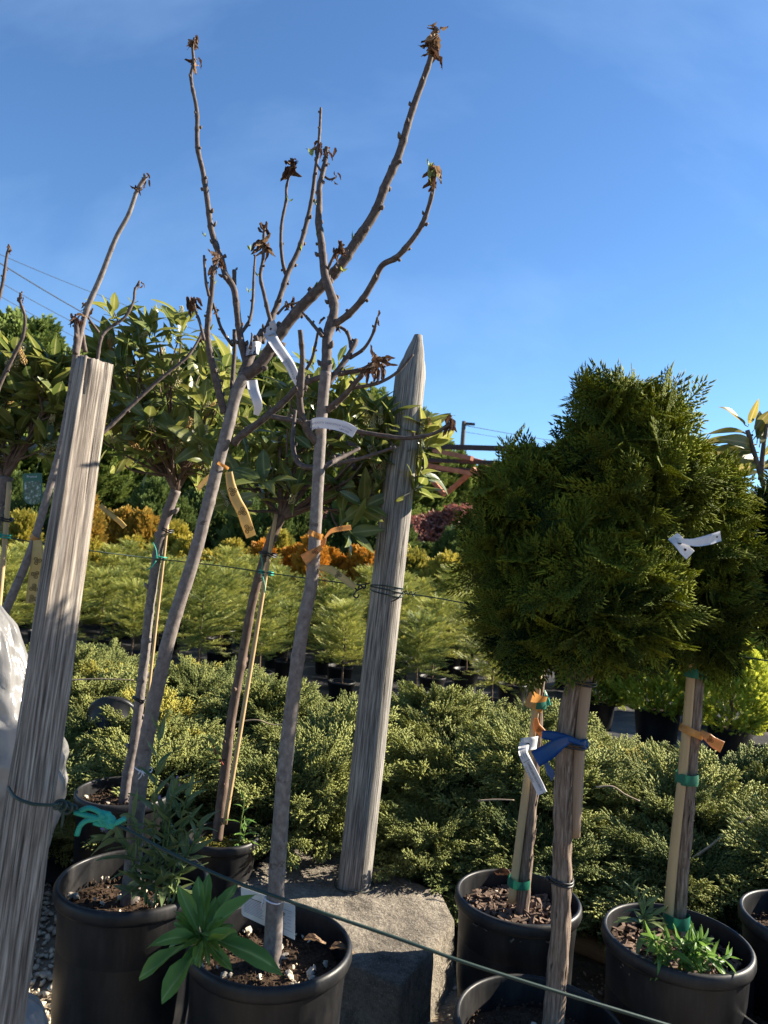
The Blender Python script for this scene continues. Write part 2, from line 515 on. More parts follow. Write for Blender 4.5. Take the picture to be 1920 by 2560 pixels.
def smooth(pts, rad, step=None):
    p = np.array([list(x) for x in pts], float)
    if not hasattr(rad, '__len__'): rad = [rad, rad]
    d = np.concatenate([[0], np.cumsum(np.linalg.norm(np.diff(p, axis=0), axis=1))])
    rr = np.interp(d / d[-1], np.linspace(0, 1, len(rad)), rad)
    if step is None: step = max(.008, d[-1] / 60)
    n = max(2, int(d[-1] / step) + 1)
    t = np.linspace(0, d[-1], n)
    if len(p) < 3:
        return np.stack([np.interp(t, d, p[:, k]) for k in range(3)], 1), np.interp(t, d, rr)
    m = np.zeros_like(p)
    for i in range(len(p)):
        a, b = max(0, i - 1), min(len(p) - 1, i + 1)
        m[i] = (p[b] - p[a]) / (d[b] - d[a])
    out = []
    for x in t:
        i = min(len(p) - 2, max(0, int(np.searchsorted(d, x, side='right') - 1)))
        h = d[i + 1] - d[i]; u = (x - d[i]) / h
        out.append((2 * u ** 3 - 3 * u * u + 1) * p[i] + (u ** 3 - 2 * u * u + u) * h * m[i] + (-2 * u ** 3 + 3 * u * u) * p[i + 1] + (u ** 3 - u * u) * h * m[i + 1])
    return np.array(out), np.interp(t, d, rr)

def npmesh(name, V, F, tint=None, smooth_=False):
    """large meshes straight from arrays; F is (m, 3)"""
    me = bpy.data.meshes.new(name)
    me.vertices.add(len(V)); me.vertices.foreach_set('co', np.asarray(V, np.float32).ravel())
    me.loops.add(F.size); me.loops.foreach_set('vertex_index', np.asarray(F, np.int32).ravel())
    me.polygons.add(len(F))
    me.polygons.foreach_set('loop_start', np.arange(0, F.size, F.shape[1], dtype=np.int32))
    if tint is not None:
        a = me.attributes.new('tint', 'FLOAT', 'POINT'); a.data.foreach_set('value', np.asarray(tint, np.float32))
    me.update(calc_edges=True)
    if smooth_:
        me.polygons.foreach_set('use_smooth', [True] * len(F))
    return me
def npobj(name, me, mat, parent=None, kind='stuff'):
    me.materials.append(MATS[mat])
    o = bpy.data.objects.new(name, me)
    link(o, parent)
    if kind: o['kind'] = kind
    return o

def unit(v):
    v = np.asarray(v, float)
    return v / (np.linalg.norm(v, axis=-1, keepdims=True) + 1e-9)
def frames(D, U):
    """rotation matrices whose local Y follows D and local Z leans to U; (k,3,3) with axes as columns"""
    Y = unit(D); X = unit(np.cross(Y, U)); Z = np.cross(X, Y)
    return np.stack([X, Y, Z], 2)
def bake(proto, pos, D, U, scale, tint):
    """many copies of a proto spray merged into one array set"""
    pv, pf, pt = proto
    M = frames(D, U) * np.asarray(scale)[:, None, None]
    V = np.einsum('kij,nj->kni', M, pv) + np.asarray(pos)[:, None, :]
    k, n = len(pos), len(pv)
    F = (pf[None] + (np.arange(k) * n)[:, None, None]).reshape(-1, pf.shape[1])
    T = (pt[None] + np.asarray(tint)[:, None]).ravel()
    return V.reshape(-1, 3), F, T
def joinarr(parts):
    V = []; F = []; T = []; n = 0
    for v, f, t in parts:
        V.append(v); F.append(f + n); T.append(t); n += len(v)
    return np.concatenate(V), np.concatenate(F), np.concatenate(T)

# ------------------------------------------------------------------ proto sprays
def spindles(segs, lean=False):
    """each segment (p0, p1, w, tint) becomes a thin pointed body; lean=True makes a cheap folded blade"""
    V = []; F = []; T = []
    for p0, p1, w, t in segs:
        p0 = np.asarray(p0, float); p1 = np.asarray(p1, float)
        d = unit(p1 - p0)
        s = np.cross(d, [0, 0, 1.0])
        s = unit(s) if np.linalg.norm(s) > 1e-3 else np.array([1.0, 0, 0])
        nrm = np.cross(s, d)
        m = p0 + (p1 - p0) * .55
        n = len(V)
        if lean:
            V += [p0, m + s * w, p1, m - s * w + nrm * w * .5]
            F += [(n, n + 1, n + 2), (n, n + 2, n + 3)]
            T += [t, t, t + .15, t]
        else:
            V += [p0, m + s * w, m - s * w, m + nrm * w * .9, p1]
            F += [(n, n + 1, n + 3), (n, n + 3, n + 2), (n, n + 2, n + 1), (n + 1, n + 4, n + 3), (n + 3, n + 4, n + 2), (n + 2, n + 4, n + 1)]
            T += [t, t, t, t, t + .2]
    return np.array(V), np.array(F), np.array(T)
def fan_spray(seed, steps=11, droop=.25, flat=1.0, ang=42, w=.017, lean=False, sub=True, tip=.25):
    q = np.random.default_rng(seed)
    segs = []
    def bend(p):
        x, y, z = p
        return np.array([x, y, z * (1 - flat) - droop * y * y + .22 * abs(x) * flat])
    def roll(v, a):
        return np.array([v[0] * math.cos(a), v[1], v[0] * math.sin(a)])
    for i in range(steps):
        t = i / steps; t2 = (i + 1) / steps
        segs.append((bend((0, t, 0)), bend((0, t2 + .03, 0)), w * 1.1, t * tip))
        for sd in ((-1, 1) if i % 1 == 0 else (1,)):
            ln = (.52 * (1 - t) ** .8 + .10) * q.uniform(.75, 1.1)
            a = R(ang + q.uniform(-8, 8)) * sd
            ph = 0 if flat > .9 else q.uniform(0, 6.28)
            dirv = np.array([math.sin(a), math.cos(a), 0])
            o = np.array([0, t + q.uniform(0, .05), 0])
            m = max(2, int(ln / .085))
            for j in range(m):
                u0, u1 = j / m, (j + 1) / m
                k = lambda u: bend(roll(o + dirv * ln * u + np.array([0, .10 * u * u, 0]), ph) if flat <= .9 else o + dirv * ln * u + np.array([0, .12 * u * u, 0]))
                segs.append((k(u0), k(u1 + .04), w * .95, tip * (t * .5 + u1 * .6)))
                if sub and j < m - 0:
                    for s2 in (-1, 1):
                        l2 = .115 * q.uniform(.6, 1.15) * (1.15 - .5 * u0)
                        a2 = a + R(38) * s2
                        d2 = np.array([math.sin(a2), math.cos(a2), q.uniform(-.15, .15) if flat > .9 else q.uniform(-.6, .6)])
                        b0 = o + dirv * ln * (u0 + .02) + np.array([0, .12 * u0 * u0, 0])
                        p0, p1 = b0, b0 + d2 * l2
                        if flat <= .9: p0, p1 = roll(p0, ph), p1 * 1.0; 
                        if flat <= .9:
                            d3 = roll(d2, ph) + np.array([0, 0, q.uniform(-.4, .4)])
                            p1 = p0 + d3 * l2
                        segs.append((bend(p0), bend(p1), w * .85, tip * (t * .4 + u0 * .5 + .35)))
    return spindles(segs, lean)
FRONDS = [fan_spray(s, 11, d, w=.019, tip=.4) for s, d in ((1, .15), (2, .35), (3, .55))]
JSPRAY = [fan_spray(s, 10, d, flat=.3, ang=29, w=.026, tip=.4) for s, d in ((5, .05), (6, .18))]
LSPRAY = [fan_spray(s, 8, .1, flat=.3, ang=34, w=.05, tip=.35, lean=True) for s in (8, 9)]          # cheaper, for plants farther away
def needle_twig(seed, n=44, ln=.19, w=.016):
    q = np.random.default_rng(seed)
    segs = [((0, 0, 0), (0, 1, 0), .012, -.3)]
    for i in range(n):
        t = (i + .5) / n
        a = q.uniform(-1.3, 1.3) + (math.pi / 2 if i % 2 else -math.pi / 2)
        d = unit(np.array([math.sin(a), .55 + q.uniform(-.15, .2), abs(math.cos(a)) * .9]))
        L = ln * q.uniform(.75, 1.1) * (1 if t < .85 else .8)
        segs.append(((0, t, 0), np.array([0, t, 0]) + d * L, w, t * .3))
    return spindles(segs, True)
NTWIG = [needle_twig(s) for s in (21, 22)]
STWIG = [needle_twig(s, 26, .30, .055) for s in (23, 24)]
def leaf_cluster(seed, n=14):
    q = np.random.default_rng(seed)
    V = []; F = []; T = []
    for i in range(n):
        o = np.array([q.uniform(-.3, .3), q.uniform(0, .9), q.uniform(-.3, .3)])
        d = unit(np.array([q.uniform(-1, 1), q.uniform(-.2, 1), q.uniform(-.7, .9)]))
        s = unit(np.cross(d, q.normal(size=3))); k = len(V)
        L = q.uniform(.3, .5); w = L * .22
        V += [o, o + d * L * .5 + s * w, o + d * L, o + d * L * .5 - s * w]
        F += [(k, k + 1, k + 2), (k, k + 2, k + 3)]
        T += [q.uniform(0, .5)] * 4
    return np.array(V), np.array(F), np.array(T)
LCLUS = [leaf_cluster(s) for s in (31, 32)]

# ------------------------------------------------------------------ leaf meshes (shared)
def leaf_mesh(name, mat, width=.18, fold=.12, curl=.25, wave=.02, rows=7, point=1.0, base=.5, seed=0, serr=0.0):
    q = np.random.default_rng(seed)
    V = []; F = []; T = []; Rb = []
    for i in range(rows):
        t = i / (rows - 1)
        wd = width * (math.sin(math.pi * min(1, t ** base)) ** .75 if 0 < t < 1 else .0) * (1 - .25 * t * point) + .004
        y = t; z = -curl * t * t
        for s in (-1, 0, 1):
            ww = wd * (1 + serr * (i % 2))
            V.append((s * ww, y, z + abs(s) * fold * wd / width * .6 + wave * math.sin(7 * t + s * 2 + seed)))
            T.append(.1 * t); Rb.append(1.0 if s == 0 else 0.0)
    for i in range(rows - 1):
        for j in range(2):
            a = i * 3 + j
            F.append((a, a + 1, a + 4, a + 3))
    mb = MB().add(V, F, tint=T, rib=Rb)
    mb.tube([(0, -.12, .02), (0, 0, 0)], [.012, .016], 4, False, step=.06)
    me = mb.mesh(name)
    me.materials.append(MATS[mat])
    return me
LAUREL = [leaf_mesh('laurel_leaf', 'laurel_leaf', .205, .10, c, .012, base=b, seed=s) for s, (c, b) in enumerate(((.12, .85), (.28, .9), (-.08, .95), (.4, .85)))]
LANCE = [leaf_mesh('lance_leaf', 'willowherb_leaf', .15, .10, c, .02, base=.75, seed=s) for s, c in enumerate((.2, .5, -.1))]
ROSETTE = [leaf_mesh('rosette_leaf', 'weed_leaf', .125, .14, c, .05, rows=12, base=1.9, point=.2, serr=.10, seed=s) for s, c in enumerate((.35, .15, .6))]
FRESH = [leaf_mesh('fresh_leaf', 'weed_leaf', .13, .12, c, .02, base=.95, seed=s) for s, c in enumerate((.3, .05, .55))]
BUDS = [leaf_mesh('bud_leaf', 'bud_leaf', .2, .2, c, .03, rows=5, base=.8, seed=s) for s, c in enumerate((.1, -.3))]
LOQUAT = [leaf_mesh('loquat_leaf', 'loquat_leaf', .16, .10, c, .012, rows=9, base=1.0, seed=s) for s, c in enumerate((.35, .55, .15))]
def dry_mesh(seed, mat):
    q = np.random.default_rng(seed)
    mb = MB(); V = []; F = []
    rows, cols = 8, 5
    cur = q.uniform(2.4, 4.0)
    for i in range(rows):
        t = i / (rows - 1)
        w = .30 * math.sin(math.pi * (t * .9 + .06)) ** .7
        for j in range(cols):
            s = j / (cols - 1) * 2 - 1
            a = s * cur * .5
            r = w / (cur * .5)
            V.append((r * math.sin(a) + q.normal() * .025, t - .1 * abs(s) + q.normal() * .02, r * (1 - math.cos(a)) - .35 * t * t + q.normal() * .035))
    for i in range(rows - 1):
        for j in range(cols - 1):
            a = i * cols + j
            F.append((a, a + 1, a + cols + 1, a + cols))
    me = mb.add(V, F).mesh('dried_leaf', smooth_=False); me.materials.append(MATS[mat])
    return me
DRY = [dry_mesh(41, 'dry_leaf'), dry_mesh(42, 'dry_leaf'), dry_mesh(43, 'dry_leaf_pale'), dry_mesh(44, 'dry_leaf')]
def place(me, name, parent, p, d, up, s):
    """one leaf, petal or flower as a part object sharing its mesh"""
    f = frames(np.array([list(d)]), np.array([list(up)]))[0]
    m = Matrix(f.tolist()).to_4x4()
    o = bpy.data.objects.new(name, me)
    link(o, parent)
    o.matrix_basis = Matrix.Translation(Vector(p) - ORG[parent.name]) @ m @ Matrix.Scale(s, 4)
    return o
def dry_cluster(parent, p, n=4, s=.05, seed=0, spread=.007, up=-.55):
    n = int(n * 1.7); s = s * .9
    q = np.random.default_rng(seed + 100)
    for i in range(n):
        d = unit(np.array([q.normal() * .55, q.normal() * .55, -1.0 + q.normal() * .55]))
        place(DRY[int(q.integers(4))], 'dried_leaf', parent, np.array(p) + q.normal(size=3) * spread, d, q.normal(size=3), s * q.uniform(.6, 1.15))

# ------------------------------------------------------------------ ground
def sheet(name, corners, z, mat, nx=2, ny=2, amp=0.0, seed=0):
    a, b, c, d = [np.array(x, float) for x in corners]
    V = []; F = []
    for i in range(nx):
        for j in range(ny):
            u, v = i / (nx - 1), j / (ny - 1)
            p = (1 - u) * ((1 - v) * a + v * d) + u * ((1 - v) * b + v * c)
            h = amp * mnoise.noise(Vector((p[0] * 1.7 + seed, p[1] * 1.7, 0))) if amp else 0
            V.append((p[0], p[1], z + h))
    for i in range(nx - 1):
        for j in range(ny - 1):
            F.append((i * ny + j, (i + 1) * ny + j, (i + 1) * ny + j + 1, i * ny + j + 1))
    return tag(MB().add(V, F).build(name, mat, base=(0, 0, 0)), kind='structure')
sheet('ground', ((-500, -100), (500, -100), (500, 900), (-500, 900)), 0.0, 'earth')
sheet('weed_mat', ((-6.5, 3.1), (7.5, 2.35), (9.5, 11.0), (-6.5, 14.0)), 0.02, 'weed_mat', 60, 60, .012)

def stone_proto(seed):
    q = np.random.default_rng(seed)
    import bmesh
    bm = bmesh.new(); bmesh.ops.create_icosphere(bm, subdivisions=1, radius=1)
    V = np.array([v.co[:] for v in bm.verts]); F = np.array([[v.index for v in f.verts] for f in bm.faces]); bm.free()
    V = V * q.uniform(.6, 1.1, (len(V), 1)) * np.array([1, .75, .45])
    return V, F, np.zeros(len(V))
STONES = [stone_proto(s) for s in range(4)]
def gravel(name, label, n, area, smin, smax, z=.004, seed=0):
    q = np.random.default_rng(seed); parts = []
    poly = np.array(area)
    lo, hi = poly.min(0), poly.max(0)
    pts = []
    while len(pts) < n:
        p = q.uniform(lo, hi, (n, 2))
        ins = np.zeros(n, bool); j = len(poly) - 1
        for i in range(len(poly)):
            xi, yi = poly[i]; xj, yj = poly[j]
            ins ^= ((yi > p[:, 1]) != (yj > p[:, 1])) & (p[:, 0] < (xj - xi) * (p[:, 1] - yi) / (yj - yi + 1e-12) + xi); j = i
        pts.extend(p[ins].tolist())
    pts = np.array(pts[:n])
    for k in range(4):
        s = pts[k::4]; m = len(s)
        size = smin + (smax - smin) * q.random(m) ** 2.2
        pos = np.column_stack([s, z + size * q.uniform(.15, .75, m)])
        parts.append(bake(STONES[k], pos, q.normal(size=(m, 3)) * [1, 1, .35], q.normal(size=(m, 3)) * .3 + [0, 0, 1], size, q.random(m)))
    V, F, T = joinarr(parts)
    return tag(npobj(name, npmesh(name, V, F, T), 'gravel_stone'), label, 'gravel')
gravel('gravel', 'pale angular gravel spread between the square post and the black pots', 15000,
       [(-2.6, .9), (-.05, .9), (-.15, 2.0), (-.75, 2.9), (-1.2, 3.3), (-2.6, 3.3)], .006, .022, seed=1)
gravel('gravel', 'thin grey gravel scattered between the pots beside the wooden pole', 2600,
       [(.1, 1.2), (1.4, 1.2), (1.5, 2.5), (.3, 2.5), (.15, 1.9)], .004, .014, seed=2)
# fallen leaf scraps on the gravel between the conifer pots
q = np.random.default_rng(77)
scr = thing('leaf_litter', PZ(1490, 2500, .02), 'dry red and tan fallen leaves lying between the conifer pots', 'leaves')
for i in range(12):
    p = PZ(q.uniform(1440, 1530), q.uniform(2470, 2550), .018 + q.uniform(0, .01))
    place(DRY[int(q.integers(4))], 'dried_leaf', scr, p, (q.normal(), q.normal(), .1), (0, 0, 1), q.uniform(.02, .035))

# ------------------------------------------------------------------ concrete block
def concrete_block():
    top = [(1002, 2467), (1138, 2300), (1105, 2235), (1010, 2190), (925, 2098), (860, 2070), (781, 2058), (700, 2105), (652, 2152), (600, 2180), (560, 2250), (640, 2330), (857, 2402)]
    tp = [PZ(x, y, .20) for x, y in top]
    # resample outline
    ring = []
    for i in range(len(tp)):
        a, b = tp[i], tp[(i + 1) % len(tp)]
        n = max(1, int((b - a).length / .014))
        ring += [a.lerp(b, k / n) for k in range(n)]
    c = sum(ring, Vector()) / len(ring)
    V = []; F = []; m = len(ring)
    levels = [(0.0, 1.0)]
    V = []
    prof = [(1.03, -.02), (1.02, .08), (1.005, .15), (1.0, .190), (.990, .199)] + [(k, .2) for k in np.linspace(.94, .05, 30)]
    for k, z in prof:
        for p in ring:
            w = c + (p - c) * k
            nn = mnoise.noise(Vector((w.x * 9, w.y * 9, z * 9)))
            n2 = mnoise.noise(Vector((w.x * 28, w.y * 28, 3)))
            out = (p - c).normalized()
            n3 = mnoise.noise(Vector((w.x * 70, w.y * 70, 8 + z * 40)))
            hh = .008 * nn + .006 * n2 + .003 * n3
            if z < .195:
                w = w + out * hh * 1.2
                V.append((w.x, w.y, z + (.006 * n2 if z > .1 else 0)))
            else:
                V.append((w.x, w.y, z + hh * .6))
    for i in range(len(prof) - 1):
        for j in range(m):
            k = (j + 1) % m
            F.append((i * m + j, i * m + k, (i + 1) * m + k, (i + 1) * m + j))
    F.append(tuple((len(prof) - 1) * m + j for j in range(m)))
    o = MB().add(V, F).build('concrete_block', 'concrete')
    tag(o, 'rough grey concrete block under the pointed round post', 'concrete block')
concrete_block()

# ------------------------------------------------------------------ posts
def square_post():
    th = R(-43)
    rows = 70
    bot = P(-8, 2560, 1.30); topc = P(236, 905, 1.42)
    ext = bot + (bot - topc) * (bot.z + .02) / (topc.z - bot.z)      # down to the ground
    t = thing('square_post', (ext.x, ext.y, 0), 'weathered square wooden post with split top at the gravel', 'post')
    ax = (topc - ext)
    L = ax.length
    A = ax.normalized()
    X = Vector((math.cos(th), math.sin(th), 0)); X = (X - A * X.dot(A)).normalized(); Y = A.cross(X)
    mb = MB(); V = []; G = []
    per = []
    n = 17
    for sd in range(4):
        for k in range(n):
            u = k / n * 2 - 1
            per.append([(u, -1), (1, u), (-u, 1), (-1, -u)][sd])
    per = np.array(per)
    cr = np.max(np.abs(per), axis=1) ** 0
    for i in range(rows + 1):
        s = i / rows * L
        hw = .0185 + (.0065) * (1 - i / rows); hd = .0305 + .012 * (1 - i / rows)
        for (u, v) in per:
            rnd = 1 - .07 * (abs(u) * abs(v)) ** 8
            nn = mnoise.noise(Vector((u * 5, v * 5, s * 1.2))) * .0022 + mnoise.noise(Vector((u * 2, v * 2, s * 5 + 9))) * .0016
            # check split running down the lit face from the top
            sp = 0.0
            d = L - s
            if u > .9 and d < .12:
                sp = .016 * max(0, 1 - abs(v + .62) / (.05 + .10 * (1 - d / .12))) * (1 - d / .12)
            z = s + (mnoise.noise(Vector((u * 6, v * 6, 1))) * .006 if i == rows else 0)
            p = ext + A * z + X * (u * (hw * rnd + nn - sp)) + Y * (v * (hd * rnd + nn))
            V.append(p); G.append((u * hw, v * hd, s))
    m = len(per); F = []
    for i in range(rows):
        for j in range(m):
            k = (j + 1) % m
            F.append((i * m + j, i * m + k, (i + 1) * m + k, (i + 1) * m + j))
    # end grain: inner rings at the top
    base = rows * m
    for ri, k in enumerate((.66, .33, .05)):
        for j in range(m):
            p = Vector(V[base + j]); c = ext + A * L
            w = c + (p - c) * k + A * mnoise.noise(Vector((per[j][0] * k * 9, per[j][1] * k * 9, 4))) * .006
            V.append(w); G.append((per[j][0] * .05 * k, per[j][1] * .05 * k, L + 3 + ri * .01))
    for ri in range(3):
        b0 = base + ri * m if ri == 0 else (rows + 1) * m + (ri - 1) * m
        b1 = (rows + 1) * m + ri * m
        for j in range(m):
            k = (j + 1) % m
            F.append((b0 + j, b0 + k, b1 + k, b1 + j))
    mb.add(V, F, G)
    mb.build('timber', 'weathered_brown_wood', t, smooth_=True)
    return ext, A, L
SP_BASE, SP_AX, SP_L = square_post()

def round_post():
    b = PZ(884, 2222, .19); b.z = .185
    tip = P(1046, 838, b.y + .02)
    sh = P(1026, 940, b.y + .02)
    t = thing('round_post', b, 'grey weathered round post with pointed top standing on the concrete block', 'post')
    mb = MB()
    ax = (sh - b); L = ax.length; A = ax.normalized()
    u = A.cross(Vector((0, 1, 0))).normalized(); w = A.cross(u)
    sides, rows = 40, 90
    V = []; G = []; F = []
    r0, r1 = .0565, .0545
    Lt = (tip - b).dot(A)
    for i in range(rows + 1):
        s = Lt * i / rows
        if s <= L:
            k = 1.0; c = b + A * s; rr = r0 + (r1 - r0) * s / L
        else:
            k = (1 - .74 * ((s - L) / (Lt - L)) ** 1.1) * (1 + .03 * math.sin(s * 190))
            c = (b + A * L).lerp(tip, (s - L) / (Lt - L)); rr = r1
        for j in range(sides):
            a = j / sides * 2 * math.pi
            rad = rr * k * (1 + .012 * mnoise.noise(Vector((math.cos(a) * 3, math.sin(a) * 3, s * 2))))
            ck = 0
            for a0, wd, s0, s1 in ((-1.05, .05, .3, 1.25), (-1.9, .045, .0, .75), (-1.5, .04, 1.0, 1.8), (-.5, .04, .1, .9)):
                da = (a - a0 + math.pi) % (2 * math.pi) - math.pi - .05 * math.sin(s * 5)
                if s0 < s < s1: ck = max(ck, .0035 * max(0, 1 - abs(da) / .09))
            p = c + (u * math.cos(a) + w * math.sin(a)) * (rad - ck)
            V.append(p); G.append((math.cos(a) * rr, math.sin(a) * rr, s * (1 if k == 1 else 1)))
    for i in range(rows):
        for j in range(sides):
            k = (j + 1) % sides
            F.append((i * sides + j, i * sides + k, (i + 1) * sides + k, (i + 1) * sides + j))
    F.append(tuple(rows * sides + j for j in range(sides)))
    mb.add(V, F, G)
    mb.build('timber', 'weathered_grey_wood', t)
    # wire ring lying at the foot
    mb = MB()
    ring = [b + Vector((math.cos(a) * .066, math.sin(a) * .066, .022 + .004 * math.sin(3 * a))) for a in np.linspace(0, 6.28, 25)]
    mb.tube(ring, .0018, 6, step=.01)
    mb.build('foot_wire', 'wire_green', t)
    return b, A
RP_BASE, RP_AX = round_post()
def on_post(py):
    """centre of the round post at a picture height"""
    z = P(900, py, RP_BASE.y).z
    return RP_BASE + RP_AX * ((z - RP_BASE.z) / RP_AX.z)

# ------------------------------------------------------------------ pots
def pot(parent, c, H, Rr, taper=.84, drop=.06, seg=56, wob=.006, soil='soil', pebbles=0, seed=0, clods=520, name_soil='soil'):
    c = Vector((c[0], c[1], 0)); z0 = c.z
    mb = MB()
    tk = .004
    mb.lathe([(.001, .006), (Rr * taper - .01, .006), (Rr * taper, .014), (Rr * .975, H - .03), (Rr * .98, H - .027)], c, seg, wob)
    mb.lathe([(Rr * .965, H - .012), (Rr * .955, H - .03), (Rr * .93, H * .45), (Rr * taper - .006, .02), (.001, .02)], c, seg, wob)
    w = mb.build('pot', 'black_plastic', parent)
    MB().lathe([(Rr * .978, H - .034), (Rr + .004, H - .031), (Rr + .007, H - .022), (Rr + .006, H - .006), (Rr + .002, H), (Rr - .004, H + .0015), (Rr * .965, H - .004), (Rr * .962, H - .016)], c, seg, wob).build('rim', 'black_plastic', w)
    if not soil: return w
    q = np.random.default_rng(seed)
    zs = H - drop
    rs = Rr * (taper + (.955 - taper) * zs / H) - .002
    V = []; F = []; nr, ns = 16, 44
    for i in range(nr + 1):
        for j in range(ns):
            a = j / ns * 6.28318; r = rs * i / nr
            x, y = c.x + r * math.cos(a), c.y + r * math.sin(a)
            h = .010 * mnoise.noise(Vector((x * 14, y * 14, seed))) + .006 * mnoise.noise(Vector((x * 50, y * 50, seed)))
            V.append((x, y, zs + h - .012 * (i / nr) ** 4))
    for i in range(nr):
        for j in range(ns):
            k = (j + 1) % ns
            F.append((i * ns + j, i * ns + k, (i + 1) * ns + k, (i + 1) * ns + j))
    mb = MB().add(V, F)
    for _ in range(clods):
        a = q.uniform(0, 6.28); r = rs * math.sqrt(q.random()) * .96
        s = q.uniform(.002, .007)
        v, f, _t = STONES[int(q.integers(4))]
        m = frames(q.normal(size=(1, 3)), q.normal(size=(1, 3)))[0]
        mb.add((v * s) @ m.T + [c.x + r * math.cos(a), c.y + r * math.sin(a), zs + .004 + q.uniform(-.002, .006)], f.tolist())
    so = mb.build(name_soil, soil, parent, smooth_=False)
    for _ in range(pebbles):
        a = q.uniform(0, 6.28); r = rs * math.sqrt(q.random()) * .95
        o = place(PEB[int(q.integers(4))], 'pebble', so, (c.x + r * math.cos(a), c.y + r * math.sin(a), zs + .007), q.normal(size=3), q.normal(size=3), q.uniform(.004, .0135))
    return w
PEB = []
for k in range(4):
    v, f, _t = STONES[k]
    me = MB().add(v * [1, 1.05, 1.3] * (1 + .25 * np.sin(v * 9 + k)), f.tolist()).mesh('pebble', smooth_=False); me.materials.append(MATS['perlite']); PEB.append(me)

# ------------------------------------------------------------------ printed strips (tags and ribbons)
def text_mesh(s, size=1.0):
    cu = bpy.data.curves.new('print', 'FONT'); cu.body = s; cu.size = size; cu.resolution_u = 2
    o = bpy.data.objects.new('print', cu); COL.objects.link(o)
    bpy.context.view_layer.update()
    me = bpy.data.meshes.new_from_object(o.evaluated_get(bpy.context.evaluated_depsgraph_get()))
    v = np.array([x.co[:] for x in me.vertices]).reshape(-1, 3)[:, :2]; f = [tuple(p.vertices) for p in me.polygons]
    bpy.data.objects.remove(o); bpy.data.curves.remove(cu); bpy.data.meshes.remove(me)
    return v, f
class Strip:
    """a band of flexible sheet along a 3-D line; u runs along it in metres, v across from -.5 to .5"""
    def __init__(s, pts, width, wdir, twist=0.0):
        c, _ = smooth(pts, .1, .004)
        s.c = c; s.L = np.concatenate([[0], np.cumsum(np.linalg.norm(np.diff(c, axis=0), axis=1))])
        T = unit(np.gradient(c, axis=0))
        if np.ndim(wdir) == 1: wdir = [wdir, wdir]
        wd = np.array([list(w) for w in wdir], float)
        k = np.linspace(0, 1, len(wd))
        w = np.stack([np.interp(s.L / s.L[-1], k, wd[:, j]) for j in range(3)], 1)
        w = unit(w - T * np.sum(w * T, 1, keepdims=True))
        s.W = w; s.N = unit(np.cross(T, w)); s.width = width
        if hasattr(width, '__len__'):
            s.wd = np.interp(s.L / s.L[-1], np.linspace(0, 1, len(width)), width)
        else:
            s.wd = np.full(len(c), width)
    def at(s, u, v, off=0.0):
        u = np.clip(u, 0, s.L[-1])
        f = lambda A: np.stack([np.interp(u, s.L, A[:, j]) for j in range(3)], -1)
        return f(s.c) + f(s.W) * (np.interp(u, s.L, s.wd) * v)[..., None] + f(s.N) * off
    def mesh(s, mb, th=.0004):
        n = len(s.c); V = []; F = []
        cols = 4
        for side in (0, 1):
            for i in range(n):
                for j in range(cols + 1):
                    V.append(s.at(np.array(s.L[i]), np.array(j / cols - .5), -th * side))
        for i in range(n - 1):
            for j in range(cols):
                a = i * (cols + 1) + j; b = a + cols + 1; o = n * (cols + 1)
                F.append((a, b, b + 1, a + 1)); F.append((o + a, o + a + 1, o + b + 1, o + b))
        for i in range(n - 1):
            o = n * (cols + 1)
            for j in (0, cols):
                a = i * (cols + 1) + j; b = a + cols + 1
                F.append((a, b, o + b, o + a))
        mb.add(V, F)
        return mb
    def put(s, mb, xy, faces, u0, v0, sc, rot=0.0, off=.0008, flip=False):
        x, y = xy[:, 0] * sc, xy[:, 1] * sc
        c_, s_ = math.cos(rot), math.sin(rot)
        u = u0 + x * c_ - y * s_; w = x * s_ + y * c_
        if flip: w = -w
        v = v0 + w / np.interp(u, s.L, s.wd)
        for o in ((off,) if off > 0 else (off,)):
            mb.add(s.at(u, v, o), faces)
def triskele():
    V = []; F = []
    for k in range(3):
        a0 = k * 2.0944 + .5
        cx, cy = math.cos(a0) * .55, math.sin(a0) * .55
        pts = []
        for t in np.linspace(0, 1, 22):
            ang = a0 + math.pi + t * 9.0
            r = .52 * (1 - t * .82)
            pts.append((cx + r * math.cos(ang), cy + r * math.sin(ang)))
        pts = [(0, 0)] + pts
        pts = np.array(pts); T = np.gradient(pts, axis=0); T /= np.linalg.norm(T, axis=1)[:, None]
        nn = np.stack([-T[:, 1], T[:, 0]], 1); b = len(V)
        for p, m in zip(pts, nn): V += [p + m * .065, p - m * .065]
        F += [(b + 2 * i, b + 2 * i + 1, b + 2 * i + 3, b + 2 * i + 2) for i in range(len(pts) - 1)]
    return np.array(V), F
TRIS = triskele()
def bar(u0, u1, v0, v1):
    n = max(1, int(abs(u1 - u0) / .004)); V = []; F = []
    for i in range(n + 1):
        u = u0 + (u1 - u0) * i / n
        V += [(u, v0), (u, v1)]
    F = [(2 * i, 2 * i + 1, 2 * i + 3, 2 * i + 2) for i in range(n)]
    return np.array(V), F
CAMV = np.array([0, -1.0, 0])
